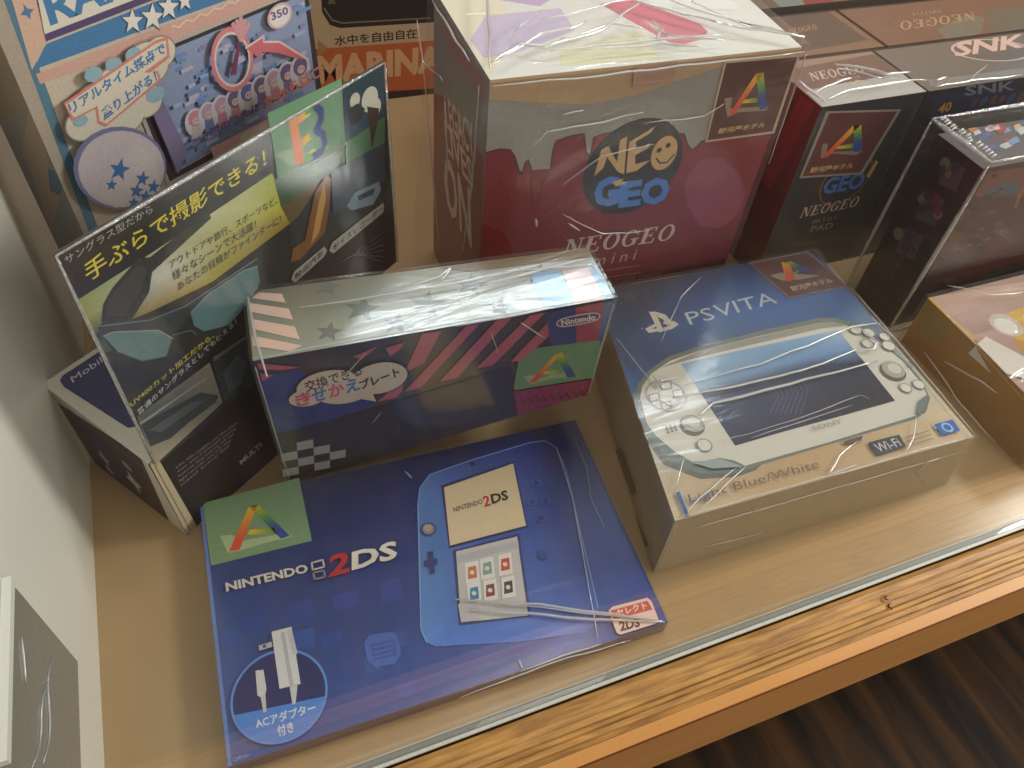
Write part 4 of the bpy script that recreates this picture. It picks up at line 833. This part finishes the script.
def brown_box(e0, e1, label, letters, c, tone):
    zt = .168; B, T = box_pts(e0, .487, e1, .556, 0, zt)
    r = thing('controller_box', label, 'box', Vector(((e0 + e1) / 2, .52, 0)), 'boxed games and consoles in the display case')
    m = MB(); m.hexa(B, T, dict(all=(90, 60, 44), top=tone))
    t = Face(m, T[0], T[1], T[2])
    for p in c: t.poly(*p)
    for p in letters: t.text(*p)
    m.build('carton', GLOSSY, r); w = wrap_mesh(B, T, .0010, .0015, 12, e0 * 100); w.build('shrink_wrap', FILM, r)
brown_box(.404, .548, 'dark brown topped box with gold lettering directly behind the PAD controller box', [('NEOGEO', (790, 34), (818, 29), (788, 29), (176, 130, 96), .02)],
          [([(768, 18), (826, 10), (868, 40), (800, 52), (786, 40)], (70, 44, 36))], (122, 84, 60))
brown_box(.552, .77, 'brown topped box lettered NEOGEO upside down, behind the box marked SNK', [('NEOGEO', (974, 12), (898, 22), (976, 20), (176, 140, 104), .02), ('mini', (940, 10), (912, 13), (941, 13), (170, 128, 96))],
          [([(936, 30), (968, 14), (985, 18), (980, 34), (950, 42)], (104, 100, 88)), ([(985, 10), (1040, 4), (1040, 30), (990, 36)], (92, 84, 72))], (112, 72, 56))
def back_box():
    B, T = box_pts(.42, .565, .80, .64, 0, .172)
    r = thing('video_game_box', 'furthest box at the top right, with a mottled red, green and grey top', 'box', Vector((.6, .6, 0)), 'boxed games and consoles in the display case')
    m = MB(); m.hexa(B, T, dict(all=(70, 60, 54), top=(98, 80, 66)))
    t = Face(m, T[0], T[1], T[2])
    for q, cc in (([(768, -4), (800, -8), (806, 10), (786, 12)], (116, 122, 116)), ([(800, -8), (830, -12), (834, 8), (806, 10)], (126, 50, 44)), ([(830, -10), (880, -14), (884, 2), (836, 8)], (124, 84, 40)), ([(880, -14), (930, -18), (940, -2), (886, 3)], (92, 60, 40)), ([(930, -18), (1000, -24), (1010, -8), (940, -2)], (80, 96, 84))): t.poly(q, cc)
    m.build('carton', CARD, r)
back_box()

def acrylic():
    e0, n0, e1, n1, h = .5055, .3195, .72, .3790, .168
    B, T = box_pts(e0, n0, e1, n1, 0, h)
    r = thing('acrylic_case', 'clear acrylic case with bright edges standing right of the white handheld box', 'display case', Vector((.61, .35, 0)))
    t = .0022
    for nm, q in (('side_wall', (e0, n0, e0 + t, n1)), ('side_wall', (e1 - t, n0, e1, n1)), ('front_wall', (e0 + t, n0, e1 - t, n0 + t)), ('back_wall', (e0 + t, n1 - t, e1 - t, n1))):
        m = MB(); m.hexa(*box_pts(*q, .0, h - t), dict(all=(230, 230, 230))); m.build(nm, ACRYL, r)
    m = MB(); m.hexa(*box_pts(e0, n0, e1, n1, h - t, h), dict(all=(230, 230, 230))); m.build('lid', ACRYL, r)
    m = MB()
    def edge(a, b, rr=.0016):
        a, b = Vector(a), Vector(b); m.tube([a.lerp(b, i / 10) for i in range(11)], rr, n=6)
    for x, y in ((e0, n0), (e0, n1), (e1, n0), (e1, n1)): edge((x, y, .002), (x, y, h - .002), .0018)
    edge((e0, n0, h), (e0, n1, h), .0022); edge((e0, n0, h), (e1, n0, h)); edge((e0, n1, h), (e1, n1, h)); edge((e0, n0, .002), (e1, n0, .002)); edge((e0, n0, .002), (e0, n1, .002)); edge((e1, n0, h), (e1, n1, h))
    m.build('edge_joint', ACEDGE, r, 'bright glued edges')
    m = MB(); rnd = random.Random(5)
    for i in range(16):
        y = n0 + .004 + i * .0034; p = Vector((e0 + rnd.uniform(.001, .006), y, h + .0012)); m.tube([p, p + Vector((.004, .0012, .0006)), p + Vector((.006, -.001, 0))], .0011)
    m.build('taped_edge', CREASE, r, 'crumpled clear tape on the upper left edge')
    # the game box inside
    g0, a0, g1, a1, hh = e0 + .006, n0 + .006, e1 - .006, n1 - .006, h - .010
    B, T = box_pts(g0, a0, g1, a1, .0005, hh)
    r = thing('fighting_game_box', 'dark red and black game box with fighter artwork sealed inside the clear acrylic case', 'box', Vector((.61, .35, 0)), 'boxed games and consoles in the display case')
    m = MB(); m.hexa(B, T, dict(all=(46, 34, 36), left=(32, 26, 28), front=(52, 38, 38), top=(96, 88, 88)))
    f = Face(m, T[0], T[1], B[0]); rnd = random.Random(12)
    f.poly([(990, 172), (1040, 165), (1040, 195), (985, 200), (975, 195)], (108, 69, 47)); f.poly([(985, 190), (1015, 180), (1022, 192), (990, 202)], (64, 87, 100))
    f.poly([(965, 205), (985, 195), (1040, 200), (1040, 230), (960, 250), (945, 245)], (66, 44, 44)); f.poly([(942, 248), (990, 232), (1040, 222), (1040, 234), (1000, 248), (950, 262), (938, 256)], (74, 43, 41))
    f.poly([(915, 288), (960, 268), (1000, 248), (1040, 240), (1040, 252), (990, 272), (940, 290), (920, 294)], (86, 24, 31)); f.line([(955, 250), (990, 238)], .0012, (122, 115, 108))
    f.text('f', (1014, 208), (1022, 205), (1017, 190), (141, 93, 36), .04, .3)
    for i in range(60):
        x, y = rnd.uniform(925, 1030), rnd.uniform(170, 290)
        if x < 985 - (y - 170) * .75 + 8: continue
        s_ = rnd.uniform(3, 9); f.poly([(x, y), (x + s_, y - s_ * .6), (x + s_ * 1.6, y), (x + s_ * .5, y + s_ * .5)], rnd.choice([(59, 36, 36), (38, 30, 34), (79, 43, 37), (50, 44, 51), (69, 31, 36), (93, 69, 54)]))
    l_ = Face(m, T[0], T[3], B[0])
    for c_, s_ in (((950, 172), 12), ((928, 205), 13), ((908, 240), 12)):
        x, y = c_; l_.poly([(x - s_, y + s_), (x - s_ + 8, y - s_), (x + s_ + 4, y - s_ + 8), (x + s_ - 6, y + s_ + 8)], (79, 69, 72))
        for i in range(9): a_, b_ = x + rnd.uniform(-s_, s_) * .8, y + rnd.uniform(-s_, s_) * .8; l_.disc((a_, b_), (a_ + rnd.uniform(2.5, 6), b_), rnd.choice([(108, 43, 50), (50, 38, 57), (115, 100, 93), (43, 50, 72)]), n=9)
    for i in range(14): a_ = rnd.uniform(0, 1); x, y = 895 - 8 + a_ * 20, 290 - a_ * 40; l_.disc((x, y), (x + 2.5, y), rnd.choice([(64, 43, 28), (79, 31, 31), (43, 43, 36)]), n=8)
    t = Face(m, T[0], T[1], T[3])
    for i in range(30):
        x, y = rnd.uniform(965, 1030), rnd.uniform(118, 150)
        if x < 955 + (y - 115) * .9: continue
        s_ = rnd.uniform(4, 9); t.poly([(x, y), (x + s_, y - s_ * .5), (x + s_ * 1.5, y + 1), (x + s_ * .4, y + s_ * .6)], rnd.choice([(196, 170, 120), (180, 60, 50), (120, 150, 180), (190, 190, 196), (90, 100, 140), (206, 120, 60)]))
    m.build('carton', CARD, r)
acrylic()

def yellow_box():
    zt = .049; a = atz(928, 298, zt); b = atz(1024, 377, zt)
    e0 = .5125; n1 = a.y; n0 = .165
    T = [Vector((e0 - .003, n0, zt)), Vector((.74, n0, zt)), Vector((.74, n1, zt)), Vector((a.x, a.y, zt))]
    B = [Vector((p.x, p.y, 0)) for p in T]
    r = thing('character_toy_box', 'yellow sided box with a pinkish top at the right edge of the photo', 'box', Vector((.62, .24, 0)), 'boxed games and consoles in the display case')
    m = MB(); m.hexa(B, T, dict(all=(176, 134, 64), left=(150, 112, 56), top=(176, 140, 126), front=(176, 134, 64)))
    t = Face(m, T[0], T[1], T[2])
    t.quadgrid([[(928, 298), (985, 288), (1060, 276)], [(975, 335), (1030, 318), (1090, 305)]], [[(196, 158, 140), (200, 166, 148), (206, 170, 150)], [(160, 126, 116), (164, 128, 116), (170, 140, 120)]])
    t.line([(929, 298), (976, 341), (1024, 378)], .0022, (206, 164, 60))
    t.poly([(1002, 318), (1010, 312), (1040, 300), (1060, 320), (1040, 345), (1018, 342)], (206, 166, 66)); t.disc((1006, 325), (1013, 318), (196, 180, 164)); t.disc((1006, 326), (1011, 321), (222, 214, 204))
    t.poly([(1012, 338), (1040, 345), (1060, 365), (1030, 362)], (190, 140, 60))
    l_ = Face(m, T[0], T[3], B[0]); l_.poly([(925, 305), (950, 325), (945, 345), (915, 330)], (134, 112, 74)); l_.line([(975, 345), (1024, 400)], .001, (196, 150, 50))
    m.build('carton', GLOSSY, r)
    m = MB(); s = Face(m, T[0], T[1], T[2], .0010)
    s.poly([(977, 345), (985, 337), (1024, 358), (1050, 372), (1050, 392), (1014, 376), (1006, 375)], [(208, 196, 184)] * 7)
    P = [s.P(q, .001) for q in ((977, 345), (1014, 376))]; m.poly([P[0], P[1], P[1] + Vector((-.0035, 0, -.010)), P[0] + Vector((-.0035, 0, -.009))], (190, 180, 170))
    m.build('paper_flap', MATTE, r, 'white folded paper flap')
    w = wrap_mesh(B, T, .0024, .0022, 18, 51, bulge=.0008); wn_, wm_ = 'loose_wrap', BAG; l2 = Face(w, T[0], T[3], B[0]); t2 = Face(w, T[0], T[1], T[2])
    for px, rr in (([(950, 360), (985, 380), (1003, 392)], .0007), ([(930, 350), (960, 395), (1000, 440)], .0006)): l2.tub(w, px, rr, .0052, 6, .001)
    for px, rr in (([(945, 290), (990, 300), (1020, 296)], .0006),): t2.tub(w, px, rr, .0048, 6, .001)
    w.build(wn_, (wm_, CREASE), r, 'clear film with bright folds')
yellow_box()
